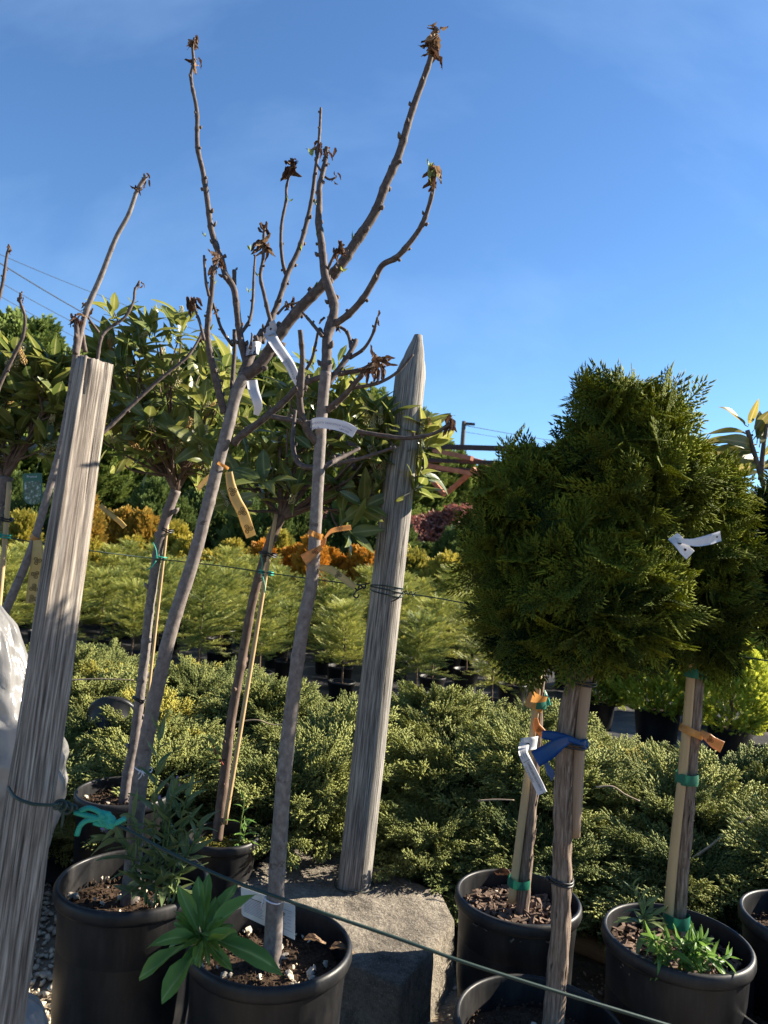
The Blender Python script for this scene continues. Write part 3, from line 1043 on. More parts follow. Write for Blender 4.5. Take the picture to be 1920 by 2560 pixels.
def ribbon(label, pts, width, wdir, mat='yellow_ribbon', logos=(), logo_sc=.0118, loop=None, loop_r=.02, loop_mat='orange_ribbon', loop_w=.012, more=(), name='logo_ribbon'):
    st = Strip(pts, width, wdir)
    root = thing(name, pts[0], label, 'ribbon')
    st.mesh(MB()).build('tail', mat, root)
    tails = [st]
    for p2, w2, wd2, m2 in more:
        s2 = Strip(p2, w2, wd2); s2.mesh(MB()).build('tail', m2, root); tails.append(s2)
    if logos:
        for ti, u in logos:
            s_ = tails[ti]
            sg = 1 if np.dot(s_.N[len(s_.N) // 2], CAMV) > 0 else -1
            mb = MB(); s_.put(mb, TRIS[0], TRIS[1], u * s_.L[-1], 0, logo_sc, rot=.4 + u * 3, off=.0009 * sg if sg > 0 else -.0013)
            mb.build('spiral_logo', 'ink', root, smooth_=False)
    if loop is not None:
        c, axis = loop
        band_ring(c, axis, loop_r, loop_w, loop_mat, root, 'loop', tilt=.25)
    return root, st
def band_ring(c, axis, r, w, mat, parent, name, tilt=0.0, turns=1, wrinkle=.06):
    A = Vector(axis).normalized(); A = (A + Vector((tilt, 0, 0))).normalized()
    u = A.cross(Vector((0, 1, 0.01))).normalized(); v = A.cross(u)
    V = []; F = []; n = 28
    for k in range(n):
        a = k / n * 6.28318
        rr = r * (1 + wrinkle * math.sin(5 * a + 1) * .5)
        for z, dr in ((-.5, 0), (-.2, .0012), (.2, .0006), (.5, 0)):
            V.append(Vector(c) + (u * math.cos(a) + v * math.sin(a)) * (rr + dr) + A * w * z * (1 + wrinkle * math.sin(3 * a)))
    for k in range(n):
        k2 = (k + 1) % n
        for j in range(3):
            F.append((k * 4 + j, k2 * 4 + j, k2 * 4 + j + 1, k * 4 + j + 1))
    return MB().add(V, F).build(name, mat, parent)
def ring_tie(c, axis, r, thick, mat, parent, name='tie', turns=1, knob=True):
    A = Vector(axis).normalized(); u = A.cross(Vector((0, 1, .01))).normalized(); v = A.cross(u)
    mb = MB()
    for k in range(turns):
        pts = [Vector(c) + A * (k * thick * 2.6 + .002 * math.sin(a * 2)) + (u * math.cos(a) + v * math.sin(a)) * r for a in np.linspace(0, 6.2832, 21)]
        mb.tube(pts, thick, 5, step=.006)
    if knob:
        mb.blob(Vector(c) + u * r * 1.0 - v * r * .4, u - v * .5, thick * 5, thick * 3)
    return mb.build(name, mat, parent)

# ------------------------------------------------------------------ bare potted trees
def bare_tree(name, label, potc, H, Rr, trunk, tr, branches, dry=(), buds=(), group=None, pebbles=26, seed=0, twigs_mat='bark_twig', drop=.06, foot=None):
    root = thing(name, (potc[0], potc[1], 0), label, 'tree', group)
    pot(root, potc, H, Rr, seed=seed, pebbles=pebbles, drop=drop)
    mb = MB()
    tp = [Vector(p) for p in trunk]
    s0 = Vector((tp[0].x, tp[0].y, H - drop - .03))
    mb.tube([s0] + tp, [tr[0] * 1.08] + [x * .93 for x in tr], 14, step=.007, nodes=.095, namp=.07, rough=.05, seed=seed)
    tk = mb.build('trunk', 'bark_smooth_grey', root)
    objs = []; lines = []
    for i, (pl, r0, r1) in enumerate(branches):
        mb = MB()
        L = sum((Vector(pl[k + 1]) - Vector(pl[k])).length for k in range(len(pl) - 1))
        r0, r1 = r0 * .84, r1 * .84
        mb.tube(pl, [r0 * 1.15, r0, (r0 * .6 + r1 * .4), r1], 10 if r0 > .008 else 7, step=.006, nodes=.045, namp=.15 if r0 > .008 else .22, rough=.05, seed=seed * 31 + i)
        objs.append(mb.build('branch', twigs_mat, root)); lines.append(smooth(pl, .1, .004)[0])
    for (bi, p, n, s) in dry:
        ln_ = lines[bi] if bi >= 0 else smooth(tp, .1, .004)[0]
        p = ln_[np.argmin(np.linalg.norm(ln_ - np.array(list(p)), axis=1))]
        dry_cluster(objs[bi] if bi >= 0 else tk, p, n, s, seed=seed * 17 + bi * 5 + int(p[0] * 1000) % 97)
    q = np.random.default_rng(seed + 5)
    for (bi, p) in buds:
        for k in range(2):
            place(BUDS[k], 'bud_leaf', objs[bi], p, (q.normal() * .6, q.normal() * .5 - .3, 1), q.normal(size=3), q.uniform(.012, .022))
    return root

# tree in the tall pot, its long leader reaching far to the right
DA = 1.85
pa = P(335, 2195, DA)
brA = [
    # long main leader
    (PL(C2([(470, 1395), (540, 1340), (640, 1190), (720, 1080), (790, 1000), (890, 900), (980, 800), (1060, 680)]) + [(937, 532), (965, 460), (995, 393), (1030, 278), (1059, 197), (1075, 150), (1084, 100), (1090, 68)], DA, DA - .12), .0155, .0072),
    (PL(C2([(450, 1390), (490, 1300), (530, 1210), (562, 1150)]), DA, DA + .04), .0135, .011),          # cut stub
    (PL(C2([(470, 1330), (450, 1250), (430, 1130), (415, 1000), (400, 915), (355, 840), (340, 780), (310, 700), (280, 600), (255, 420), (235, 290), (205, 150)]) + C1([(850, 480), (825, 335), (836, 270), (832, 200), (840, 165)]), DA + .01, DA + .05), .0095, .0042),
    (PL(C2([(405, 900), (405, 818)]), DA + .03), .0062, .0058),                                           # short cut stub
    (PL(C2([(352, 1600), (330, 1520), (308, 1430), (270, 1260), (258, 1160), (275, 990), (285, 900), (290, 830), (318, 745)]), DA, DA - .06), .0098, .0058),
    (PL(C2([(266, 960), (250, 880), (243, 800), (240, 738)]), DA - .05, DA - .06), .0042, .0036),
    (PL(C2([(398, 1235), (340, 1150), (305, 1050), (290, 1000)]), DA + .03, DA - .03), .0050, .0032),
    (PL(C2([(240, 1200), (215, 1100), (192, 1030), (185, 985)]), DA - .05, DA - .02), .0042, .0034),
    (PL(C2([(392, 1470), (400, 1350), (408, 1240), (405, 1145)]), DA + .03, DA + .05), .0068, .0062),     # pale cut stub
    (PL(C2([(545, 1200), (600, 1110), (588, 1040), (568, 950), (548, 855), (562, 760), (566, 640), (572, 575)]), DA + .03, DA + .06), .0062, .0042),
    (PL(C2([(438, 1170), (490, 1090), (507, 980), (512, 850), (520, 738)]), DA + .04, DA + .12), .0050, .0034),
    (PL(C2([(555, 1215), (600, 1100), (635, 1020), (670, 920), (700, 830), (758, 705), (800, 560), (830, 420), (845, 300), (862, 170)]) + [(799, 330), (802, 270)], DA + .05, DA + .16), .0085, .0042),
    (PL(C2([(690, 850), (672, 790), (660, 680), (665, 560), (688, 440), (690, 370), (712, 270), (722, 215)]), DA + .10, DA + .12), .0055, .0036),
    # low branch running right and its two arms
    (PL([(585, 1110)] + C4([(215, 428), (350, 328), (480, 215)]) + C2([(740, 1470), (800, 1432), (900, 1398), (1010, 1380), (1100, 1362), (1160, 1330), (1215, 1300)]), DA, DA - .10), .0102, .0052),
    (PL(C4([(395, 312), (500, 332), (620, 352), (850, 392), (1020, 420), (1150, 432), (1290, 408), (1385, 352)]), DA - .04, DA - .16), .0070, .0048),
    (PL(C2([(640, 1060), (690, 1010), (740, 1000), (775, 985)]), DA - .03, DA - .01), .0035, .0028),
    (PL(C2([(490, 1250), (500, 1200), (503, 1170)]), DA - .02), .0040, .0030),
]
dryA = [(0, P(1092, 70, DA - .12), 4, .036), (0, P(1078, 92, DA - .11), 4, .042), (0, P(1106, 110, DA - .13), 5, .05), (2, P(483, 108, DA + .05), 5, .034), (2, P(486, 150, DA + .05), 4, .04),
        (4, P(553, 620, DA - .06), 4, .042), (4, P(531, 672, DA - .05), 3, .03), (7, P(489, 750, DA - .02), 5, .04), (9, P(662, 548, DA + .06), 4, .034), (9, P(652, 605, DA + .05), 6, .042),
        (11, P(786, 365, DA + .15), 3, .04), (12, P(728, 408, DA + .12), 6, .046), (13, P(948, 905, DA - .1), 7, .045), (13, P(972, 890, DA - .1), 4, .05), (14, P(1132, 1040, DA - .16), 5, .034),
        (15, P(720, 735, DA - .02), 4, .032), (6, P(545, 770, DA), 3, .026)]
budA = [(2, P(514, 592, DA + .05)), (9, P(645, 690, DA + .05)), (10, P(626, 626, DA + .12)), (10, P(622, 732, DA + .1)), (12, P(723, 503, DA + .11)), (11, P(752, 628, DA + .1)), (0, P(880, 597, DA - .06)),
        (0, P(857, 680, DA - .05)), (4, P(536, 715, DA - .04)), (11, P(780, 390, DA + .14)), (0, P(787, 722, DA - .04)), (4, P(527, 825, DA - .03))]
bare_tree('magnolia_tree', 'bare magnolia with long leader leaning right, in the tall pot beside the square post', pa, pa.z, .173,
          PL([(330, 2195), (345, 1990), (368, 1840), (398, 1700), (432, 1560), (480, 1410), (518, 1270), (548, 1150), (572, 1060), (590, 985), (612, 935)], DA),
          [.0215, .0205, .019, .0185, .0175, .017, .0165, .016, .016], brA, dryA, budA, seed=3, pebbles=44)

# tree in the near pot
DB = 1.68
pb = P(677, 2353, DB)
brB = [
    (PL(C2([(905, 1400), (910, 1280), (912, 1190), (940, 1100), (950, 1020), (925, 930), (900, 850), (890, 760), (880, 660), (865, 560), (870, 460), (870, 370), (885, 300), (905, 210), (910, 150)]), DB, DB + .10), .0128, .0056),
    (PL(C2([(930, 1125), (975, 1100), (1040, 1050), (1110, 970), (1170, 870), (1215, 790), (1290, 750), (1370, 660), (1430, 570), (1470, 460), (1495, 350), (1500, 280)]), DB + .03, DB - .12), .0088, .0048),
    (PL(C2([(885, 1180), (830, 1110), (778, 1050)]), DB, DB + .03), .0048, .0034),
    (PL(C2([(895, 1190), (870, 1140), (850, 1220), (830, 1300), (800, 1360)]), DB + .01, DB + .08), .0040, .0046),
    (PL(C2([(900, 1150), (930, 1060), (975, 965)]), DB + .03, DB + .10), .0044, .0036),
    (PL(C2([(915, 1440), (990, 1340), (1040, 1265), (1072, 1200)]), DB + .01, DB + .05), .0082, .0070),
    (PL(C2([(1035, 1300), (1110, 1250), (1160, 1170), (1188, 1075)]), DB + .04, DB - .02), .0048, .0032),
    (PL(C2([(1045, 1245), (1022, 1160), (975, 1125)]), DB + .04, DB + .1), .0052, .0044),
    (PL(C2([(912, 1585), (960, 1545), (1010, 1500), (1060, 1440), (1120, 1372), (1165, 1335)]), DB, DB - .08), .0082, .0050),
    (PL(C2([(1050, 1462), (1130, 1450), (1210, 1428), (1300, 1372), (1382, 1278)]), DB - .04, DB - .06), .0046, .0034),
    (PL(C4([(655, 470), (600, 400), (562, 300), (550, 180), (560, 50)]) + C2([(768, 1500), (778, 1300), (765, 1145)]), DB, DB - .10), .0088, .0064),
    (PL(C4([(650, 598), (560, 582), (522, 520), (512, 430), (528, 280)]), DB, DB + .10), .0072, .0050),
    (PL(C4([(685, 592), (740, 560), (800, 530), (882, 488)]), DB, DB + .10), .0068, .0044),
    (PL(C4([(765, 570), (850, 555), (920, 535), (1082, 482)]), DB, DB - .05), .0048, .0034),
    (PL(C2([(900, 310), (925, 325), (955, 315)]), DB + .09), .0030, .0026),
    (PL(C2([(895, 300), (860, 250), (845, 215)]), DB + .09), .0034, .0026),
    (PL(C2([(905, 840), (935, 770), (965, 700)]), DB + .05, DB + .02), .0040, .0030),
]
dryB = [(0, P(815, 362, DB + .1), 3, .026), (0, P(825, 398, DB + .1), 4, .022), (1, P(1086, 425, DB - .12), 4, .04), (1, P(1098, 462, DB - .12), 2, .036), (8, P(930, 920, DB - .08), 5, .04), (16, P(843, 612, DB + .02), 6, .036), (6, P(945, 790, DB - .02), 2, .018),
        (14, P(836, 445, DB + .09), 3, .018), (4, P(846, 785, DB + .04), 2, .025), (7, P(812, 758, DB + .05), 2, .022)]
budB = [(1, P(1076, 420, DB - .12)), (1, P(1082, 470, DB - .11)), (0, P(792, 590, DB + .06)), (0, P(805, 585, DB + .06)), (0, P(793, 515, DB + .08)), (15, P(780, 390, DB + .09)), (12, P(902, 1110, DB + .1))]
tB = bare_tree('magnolia_tree', 'bare magnolia in the black pot with the white care card behind its trunk', pb, pb.z, .174,
          PL([(680, 2395), (688, 2250), (697, 2120), (712, 1920), (735, 1720), (756, 1570), (778, 1460), (788, 1330), (795, 1200), (803, 1060), (810, 970), (815, 930)], DB),
          [.0205, .0195, .0185, .0175, .0165, .016, .015, .0145, .014, .0135], brB, dryB, budB, seed=4, pebbles=52, drop=.055)
# one unfolding yellow-green leaf at a branch tip
for p, d, s in ((P(1078, 455, DB - .12), (-.1, 0, 1), .045), (P(1086, 450, DB - .12), (.12, 0, 1), .035)):
    place(BUDS[0], 'young_leaf', tB, p, d, (0, -1, 0), s)

# bare tree behind the square post
DL = 2.2
pl = P(-170, 2040, DL)
brL = [
    (PL([(188, 885), (192, 840), (190, 795)], DL - .02), .0095, .0085),
    (PL([(165, 1135), (215, 1115), (270, 1070), (330, 1012), (400, 948), (470, 890), (503, 838)], DL, DL + .15), .0075, .0045),
    (PL(C3([(575, 490), (600, 345), (640, 292), (740, 220), (790, 130), (800, 60), (828, 6)]), DL + .05, DL + .12), .0058, .0042),
    (PL(C3([(585, 310), (540, 250), (512, 205)]), DL + .05, DL), .0048, .0036),
    (PL([(213, 880), (206, 820), (222, 765)], DL + .02), .0075, .0055),
    (PL([(190, 890), (245, 905)], DL + .02, DL + .05), .0080, .0060),
]
bare_tree('magnolia_tree', 'bare magnolia leaning out from behind the square post', (pl.x, pl.y), .40, .17,
          PL([(-172, 2040), (-110, 1830), (-55, 1680), (22, 1508), (78, 1375), (112, 1262), (150, 1125), (172, 1010), (190, 890), (215, 780), (252, 692), (290, 595), (322, 535), (345, 472), (366, 440)], DL, DL),
          [.0165, .0155, .0145, .0135, .0130, .012, .011, .0100, .009, .0075, .0062], brL,
          [(0, P(214, 768, DL - .02), 6, .03), (2, P(350, 700, DL + .12), 3, .02), (1, P(505, 830, DL + .15), 3, .03), (-1, P(364, 445, DL), 4, .03), (-1, P(352, 470, DL), 4, .03), (-1, P(222, 765, DL), 6, .026)], seed=6, pebbles=0)
DM = 2.3
brM = [(PL([(-60, 1130), (0, 962), (38, 882), (58, 838), (62, 790), (50, 752), (52, 732)], DM, DM - .05), .0080, .0045),
       (PL([(-60, 960), (-20, 800), (0, 738), (10, 690), (17, 640), (24, 614)], DM, DM), .0075, .0045)]
pm = P(-260, 2040, DM)
bare_tree('magnolia_tree', 'bare magnolia at the gravel edge with two twigs rising above the laurel leaves', (pm.x, pm.y), .40, .17,
          PL([(-262, 2040), (-200, 1800), (-130, 1500), (-75, 1200), (-60, 1100), (-60, 950)], DM), [.016, .015, .013, .011, .008], brM,
          [(0, P(52, 740, DM - .05), 3, .02), (1, P(24, 618, DM), 4, .022)], seed=8, pebbles=0)

# ------------------------------------------------------------------ laurel standards
def spike_mesh(name, mat, seed):
    q = np.random.default_rng(seed); mb = MB()
    for i in range(95):
        t = i / 95; a = i * 2.4
        r = .16 * (1 - .55 * t) * q.uniform(.6, 1.15)
        p = np.array([math.cos(a) * r, t, math.sin(a) * r])
        mb.blob(p, q.normal(size=3), .055, .036, 4)
    mb.tube([(0, -.1, 0), (0, 1, 0)], [.03, .01], 4, step=.2)
    me = mb.mesh(name); me.materials.append(MATS[mat]); return me
SPIKES = [spike_mesh('flower_spike', 'cream_flower', 1), spike_mesh('flower_spike', 'cream_flower', 2), spike_mesh('flower_spike', 'cream_flower_old', 3)]
def laurel(label, potc, H, Rr, trunk, tr, blobs, seed, stake=None, nleaf=280, extra=160, spikes=22, mossy=False, ends=(), ties=(), hub=None):
    q = np.random.default_rng(seed)
    root = thing('laurel_tree', (potc[0], potc[1], 0), label, 'tree')
    pot(root, potc, H, Rr, seed=seed, pebbles=10, drop=.045, soil='moss' if mossy else 'soil')
    mb = MB(); mb.tube(trunk, tr, 12, step=.012, nodes=.11, rough=.06, seed=seed); mb.build('trunk', 'bark_brown' if mossy else 'bark_smooth_grey', root)
    if stake:
        mb = MB(); mb.tube(stake[0], stake[1], 9, step=.05, nodes=0); mb.build('stake', 'bamboo', root)
    for c, ax, r in ties:
        ring_tie(c, ax, r, .0028, 'black_tie', root, turns=2)
    hub = Vector(trunk[-1])
    # branch tips through the crown's volume
    tips = []
    wts = np.array([b[1] * b[2] for b in blobs]); wts = wts / wts.sum()
    while len(tips) < nleaf // 7:
        c, rx, rz, ry = blobs[int(q.choice(len(blobs), p=wts))][:4]
        d = unit(q.normal(size=3)); k = q.uniform(.45, 1.0) ** .5
        p = np.array(c) + d * [rx, ry, rz] * k
        tips.append((p, d))
    tips += [(np.array(list(p)), unit(np.array(list(d)))) for p, d in ends]
    arms = [Vector(np.array(b[0])) for b in blobs]
    mbs = MB(); cnt = 0
    for i, (p, d) in enumerate(tips):
        a = min(arms, key=lambda x: (Vector(p) - x).length)
        s0 = hub.lerp(a, q.uniform(.0, .75))
        m2 = s0.lerp(Vector(p), .55) + Vector(q.normal(size=3) * .022) - Vector((0, 0, .025))
        mbs.tube([s0, m2, Vector(p)], [.0055, .0040, .0022], 6, step=.03)
    for a in arms:
        mbs.tube([hub - Vector((0, 0, .01)), hub.lerp(a, .5) + Vector(q.normal(size=3) * .015), a], [.011, .008, .005], 7, step=.03)
    br = mbs.build('branchwork', 'bark_brown', root, kind='stuff')
    n = 0
    for i, (p, d) in enumerate(tips):
        up = unit(d * .7 + np.array([0, 0, .75]) + q.normal(size=3) * .2)
        m = 7 if i < len(tips) else 6
        for k in range(m):
            if n >= 300: break
            a = k * 2.4 + q.uniform(0, .5)
            u = unit(np.cross(up, [.2, .3, .9])); v = np.cross(up, u)
            dd = unit((u * math.cos(a) + v * math.sin(a)) * q.uniform(.5, 1.15) + up * q.uniform(.35, 1.0))
            L = q.uniform(.085, .135)
            place(LAUREL[int(q.integers(4))], 'leaf', root, p - up * k * .007 + dd * .012, dd, up + q.normal(size=3) * .25, L)
            n += 1
    # inner leaves, too many and too hidden to pick apart
    V0 = []
    mb = MB()
    for _ in range(extra):
        c, rx, rz, ry = blobs[int(q.choice(len(blobs), p=wts))][:4]
        d = unit(q.normal(size=3)); p = np.array(c) + d * [rx, ry, rz] * q.uniform(.1, 1.0)
        dd = unit(d + q.normal(size=3) * .6 + [0, 0, .35]); f = frames(dd[None], (q.normal(size=3) * .5 + [0, 0, 1])[None])[0] * q.uniform(.07, .105)
        s = .17; w = np.array([[0, 0, 0], [-.16, .3, .04], [0, .32, 0], [.16, .3, .04], [-.17, .65, .0], [0, .66, -.05], [.17, .65, .0], [0, 1, -.12]])
        mb.add(w @ f.T + p, [(0, 2, 1), (0, 3, 2), (1, 2, 5, 4), (2, 3, 6, 5), (4, 5, 7), (5, 6, 7)], tint=q.uniform(0, .4), rib=[1, 0, 1, 0, 0, 1, 0, 1])
    mb.build('inner_foliage', 'laurel_leaf', root, kind='stuff')
    for i in range(spikes):
        p, d = tips[int(q.integers(len(tips)))]
        up = unit(d * .4 + np.array([0, 0, .9]) + q.normal(size=3) * .35)
        place(SPIKES[int(q.choice(3, p=[.45, .4, .15]))], 'flower_spike', root, p + q.normal(size=3) * .02 - d * .03 - [0, 0, .02], up, q.normal(size=3), q.uniform(.055, .09))
    return root
def blob_px(px, py, rx, ry, d, k=.85, inset=0):
    s = d / FPX; rx -= inset; ry -= inset
    return (np.array(P(px, py, d)), rx * s, ry * s, (rx + ry) / 2 * s * k)
D2 = 2.75
c2 = P(313, 1960, D2)
laurel('flowering laurel standard crowned between the square post and the tall pot tree', (c2.x, c2.y), .40, .165,
       [Vector((c2.x, c2.y, .28))] + PL([(318, 1940), (335, 1860), (350, 1740), (362, 1640), (372, 1540), (385, 1440), (402, 1340), (425, 1265), (440, 1225)], D2),
       [.019, .018, .0175, .017, .017, .019], [blob_px(420, 980, 150, 170, D2), blob_px(330, 900, 95, 90, D2 - .05), blob_px(290, 1060, 85, 130, D2 + .05), blob_px(520, 1000, 120, 150, D2), blob_px(400, 860, 120, 60, D2), blob_px(450, 1120, 130, 80, D2)], 21,
       stake=([P(352, 1900, D2 - .02), P(420, 1300, D2 - .0)], [.006, .0055]), ends=[(P(285, 780, D2 - .1), (0, 0, 1)), (P(385, 830, D2 - .1), (.1, -.2, 1)), (P(455, 800, D2), (0, 0, 1)), (P(370, 1050, D2 - .2), (-.4, -.6, .4)), (P(440, 1090, D2 - .2), (.2, -.8, .3)), (P(500, 1110, D2 - .2), (.4, -.8, .1))],
       ties=[(P(417, 1328, D2), (0.2, 0, 1), .021), (P(350, 1750, D2), (.2, 0, 1), .022)], nleaf=252, extra=270, spikes=40)
D3 = 2.6
c3 = P(556, 2108, D3)
laurel('flowering laurel standard on a brown stem in the mossy pot behind the concrete block', (c3.x, c3.y), c3.z + .03, .118,
       PL([(543, 2100), (560, 1950), (578, 1800), (605, 1650), (632, 1500), (660, 1400), (685, 1330), (703, 1290)], D3),
       [.0185, .0175, .016, .0155, .015, .0155, .018], [blob_px(700, 1090, 150, 150, D3), blob_px(850, 1080, 130, 140, D3), blob_px(960, 1150, 70, 90, D3), blob_px(620, 1180, 80, 90, D3), blob_px(800, 960, 150, 70, D3), blob_px(1045, 1080, 40, 60, D3 + .05), blob_px(900, 1240, 80, 50, D3)], 22,
       stake=([P(562, 2060, D3 - .02), P(690, 1285, D3 - .03)], [.0085, .007]), mossy=True,
       ends=[(P(1065, 1060, D3), (.2, -.1, 1)), (P(1075, 1110, D3), (.7, -.1, .5)), (P(1060, 1180, D3), (.8, -.2, .2)), (P(1045, 1220, D3), (.8, -.2, -.1)), (P(930, 1010, D3), (.3, -.2, 1)), (P(960, 1040, D3 - .05), (.5, -.4, .7)), (P(880, 1330, D3 - .1), (.2, -.4, -.8)), (P(570, 1250, D3 - .2), (-.4, -.6, -.4)), (P(660, 1200, D3 - .25), (-.3, -.7, -.2)), (P(740, 1215, D3 - .1), (.3, -.7, .2))],
       ties=[(P(672, 1388, D3 - .01), (.2, 0, 1), .026)], nleaf=224, extra=230, spikes=44)
D1 = 2.55
c1 = P(-70, 2060, D1)
laurel('flowering laurel standard at the gravel edge with the green picture label', (c1.x, c1.y), .36, .15,
       [Vector((c1.x, c1.y, .28))] + PL([(-62, 1900), (-40, 1600), (-15, 1350), (5, 1230), (12, 1190)], D1), [.019, .018, .017, .017],
       [blob_px(60, 1000, 130, 110, D1), blob_px(150, 960, 60, 80, D1), blob_px(-60, 980, 120, 140, D1), blob_px(40, 1110, 120, 60, D1)], 23,
       stake=([P(-50, 2000, D1 - .03), P(8, 1400, D1 - .03), P(24, 1205, D1 - .03)], [.0095, .0085]), nleaf=231, extra=240, spikes=40,
       ends=[(P(40, 880, D1 - .1), (0, 0, 1)), (P(120, 900, D1), (.2, 0, 1)), (P(150, 930, D1), (.2, -.2, 1))], ties=[(P(10, 1300, D1 - .02), (.1, 0, 1), .026)])

# ------------------------------------------------------------------ conifer standards
def frond_crown(blobs, n, seed, size=(.07, .12), yellow=.25):
    """tufts of fan sprays over a union of ellipsoids"""
    q = np.random.default_rng(seed)
    C = np.array([b[0] for b in blobs]); S = np.array([[b[1], b[3], b[2]] for b in blobs])
    area = np.array([(s[0] * s[1] + s[1] * s[2] + s[0] * s[2]) for s in S]); area /= area.sum()
    cen = (C * area[:, None]).sum(0)
    pos, dirs, ups, sc, ti, pr = [], [], [], [], [], []
    k = 0
    while k < n:
        b = int(q.choice(len(blobs), p=area))
        d = unit(q.normal(size=3))
        lump = 1 + .30 * mnoise.noise(Vector((d * 2.6).tolist()) + Vector((seed, b * 5, 0)))
        p = C[b] + d * S[b] * lump
        ins = [(((p - C[j]) / S[j]) ** 2).sum() for j in range(len(blobs)) if j != b]
        if ins and min(ins) < .72: continue
        out = unit(d / S[b])
        tuft = unit(out * .75 + np.array([0, 0, .55 if out[2] > -.3 else -.05]) + q.normal(size=3) * .30)
        tt = q.uniform(-.45, .22) + (yellow if out[2] > .2 else 0) + .12 * out[0]  # sunlight put into the tint: tufts yellower on top, lighter towards the sunward right
        m = int(q.integers(5, 9))
        r0 = q.uniform(.62, 1.0)
        base = C[b] + (p - C[b]) * r0
        side = unit(np.cross(tuft, q.normal(size=3)))
        for i in range(m):
            dd = unit(tuft + side * q.uniform(-.85, .85) + q.normal(size=3) * .28)
            pos.append(base + q.normal(size=3) * .018 - dd * .025); dirs.append(dd)
            ups.append(unit(out * .6 + np.cross(tuft, side) * q.uniform(-1, 1) + q.normal(size=3) * .35))
            sc.append(q.uniform(*size)); ti.append(tt + q.uniform(-.15, .15)); pr.append(int(q.integers(3)))
            k += 1
    pos, dirs, ups, sc, ti, pr = map(np.array, (pos, dirs, ups, sc, ti, pr))
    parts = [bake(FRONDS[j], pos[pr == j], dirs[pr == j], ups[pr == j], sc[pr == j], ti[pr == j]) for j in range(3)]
    # dim inner shell so the crown closes
    return joinarr(parts)
def hinoki(label, potc, H, Rr, trunk, tr, blobs, n, seed, stake=None, stake_mat='stake_wood', tapes=(), ties=(), chips=0, size=(.07, .12), pebbles=6, soil='soil'):
    root = thing('hinoki_tree', (potc[0], potc[1], 0), label, 'tree')
    pot(root, potc, H, Rr, seed=seed, pebbles=pebbles, drop=.055)
    mb = MB(); mb.tube(trunk, tr, 22, step=.005, rough=.22, seed=seed); 
    q = np.random.default_rng(seed)
    c, r = smooth(trunk, tr, .01)
    for _ in range(46):      # loose bark strips
        i = int(q.integers(2, len(c) - 8)); a = q.uniform(0, 6.28); L = q.uniform(.02, .06)
        o = np.array([math.cos(a), math.sin(a), 0]); p = c[i] + o * r[i] * 1.0; d = unit(c[min(i + 4, len(c) - 1)] - c[i])
        s = np.cross(d, o) * q.uniform(.002, .004)
        mb.add([p - s, p + s, p + d * L + s * .6 + o * .004, p + d * L - s * .6 + o * .003], [(0, 1, 2, 3)])
    mb.build('trunk', 'bark_fibrous', root)
    V, F, T = frond_crown(blobs, n, seed, size)
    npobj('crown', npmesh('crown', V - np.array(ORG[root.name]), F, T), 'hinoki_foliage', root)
    mb = MB(); top = Vector(trunk[-1])
    for b in blobs:          # limbs inside the crown
        for _ in range(9):
            d = unit(q.normal(size=3)); e = np.array(b[0]) + d * [b[1], b[3], b[2]] * .8
            mid = top.lerp(Vector(b[0]), .6)
            mb.tube([top, mid, Vector(e)], [.008, .006, .002], 5, step=.04)
    mb.build('limbs', 'bark_fibrous', root, kind='stuff')
    if stake:
        mb = MB(); mb.tube(stake[0], stake[1], 10, step=.03, rough=.03, seed=seed); mb.build('stake', stake_mat, root)
    for c_, ax, r_, w in tapes:
        band_ring(c_, ax, r_, w, 'green_tape', root, 'tape', tilt=q.uniform(-.1, .1))
    for c_, ax, r_ in ties:
        ring_tie(c_, ax, r_, .0026, 'black_tie', root, turns=2)
    if chips:
        V, F = [], []
        rs = Rr * .93
        mbc = MB()
        for _ in range(chips):
            a = q.uniform(0, 6.28); rr = rs * math.sqrt(q.random()) * .97
            m = (Quaternion((0, 0, 1), q.uniform(0, 6.28)) @ Quaternion((1, 0, 0), q.normal() * .45) @ Quaternion((0, 1, 0), q.normal() * .45)).to_matrix()
            L = q.uniform(.012, .038)
            mbc.box((potc[0] + rr * math.cos(a), potc[1] + rr * math.sin(a), H - .055 + q.uniform(0, .016)), (L, L * q.uniform(.2, .45), q.uniform(.002, .006)), m)
        mbc.build('bark_mulch', 'bark_chip', root, smooth_=False, kind='stuff')
    return root
def up_axis(a, b): return (Vector(b) - Vector(a)).normalized()
DD = 1.66
pd = P(1328, 2553, DD)
trD = PL([(1372, 2640), (1388, 2500), (1402, 2300), (1405, 2150), (1408, 2000), (1414, 1850), (1434, 1720), (1462, 1600)], DD)
stD = [P(1436, 2090, DD + .0), P(1442, 2000, DD - .008), P(1448, 1880, DD - .012), P(1462, 1740, DD - .02), P(1474, 1640, DD - .02), P(1478, 1580, DD - .02)]
axD = up_axis(trD[3], trD[5])
hinoki('broad hinoki standard with blue ribbon on its flaking stem, in the pot before the others', (pd.x + .02, pd.y), pd.z, .18, trD, [.0225, .0215, .021, .0205, .0205, .0205, .020],
       [blob_px(1450, 1460, 208, 180, DD, .85, inset=46), blob_px(1540, 1215, 150, 160, DD, inset=46), blob_px(1510, 1070, 88, 105, DD + .02, inset=46), blob_px(1620, 1070, 92, 100, DD + .03, inset=46), blob_px(1322, 1295, 104, 150, DD + .06, inset=46), blob_px(1660, 1220, 100, 110, DD + .05, inset=46), blob_px(1250, 1410, 85, 100, DD + .05, inset=46), blob_px(1325, 1555, 88, 96, DD, inset=46), blob_px(1560, 1490, 125, 130, DD, inset=46)], 3200, 51,
       stake=(stD, [.0125, .0125]), ties=[(P(1452, 1708, DD - .01), axD, .032), (P(1404, 2205, DD), axD, .0245), (P(1430, 1862, DD - .005), axD, .034)], size=(.07, .12))
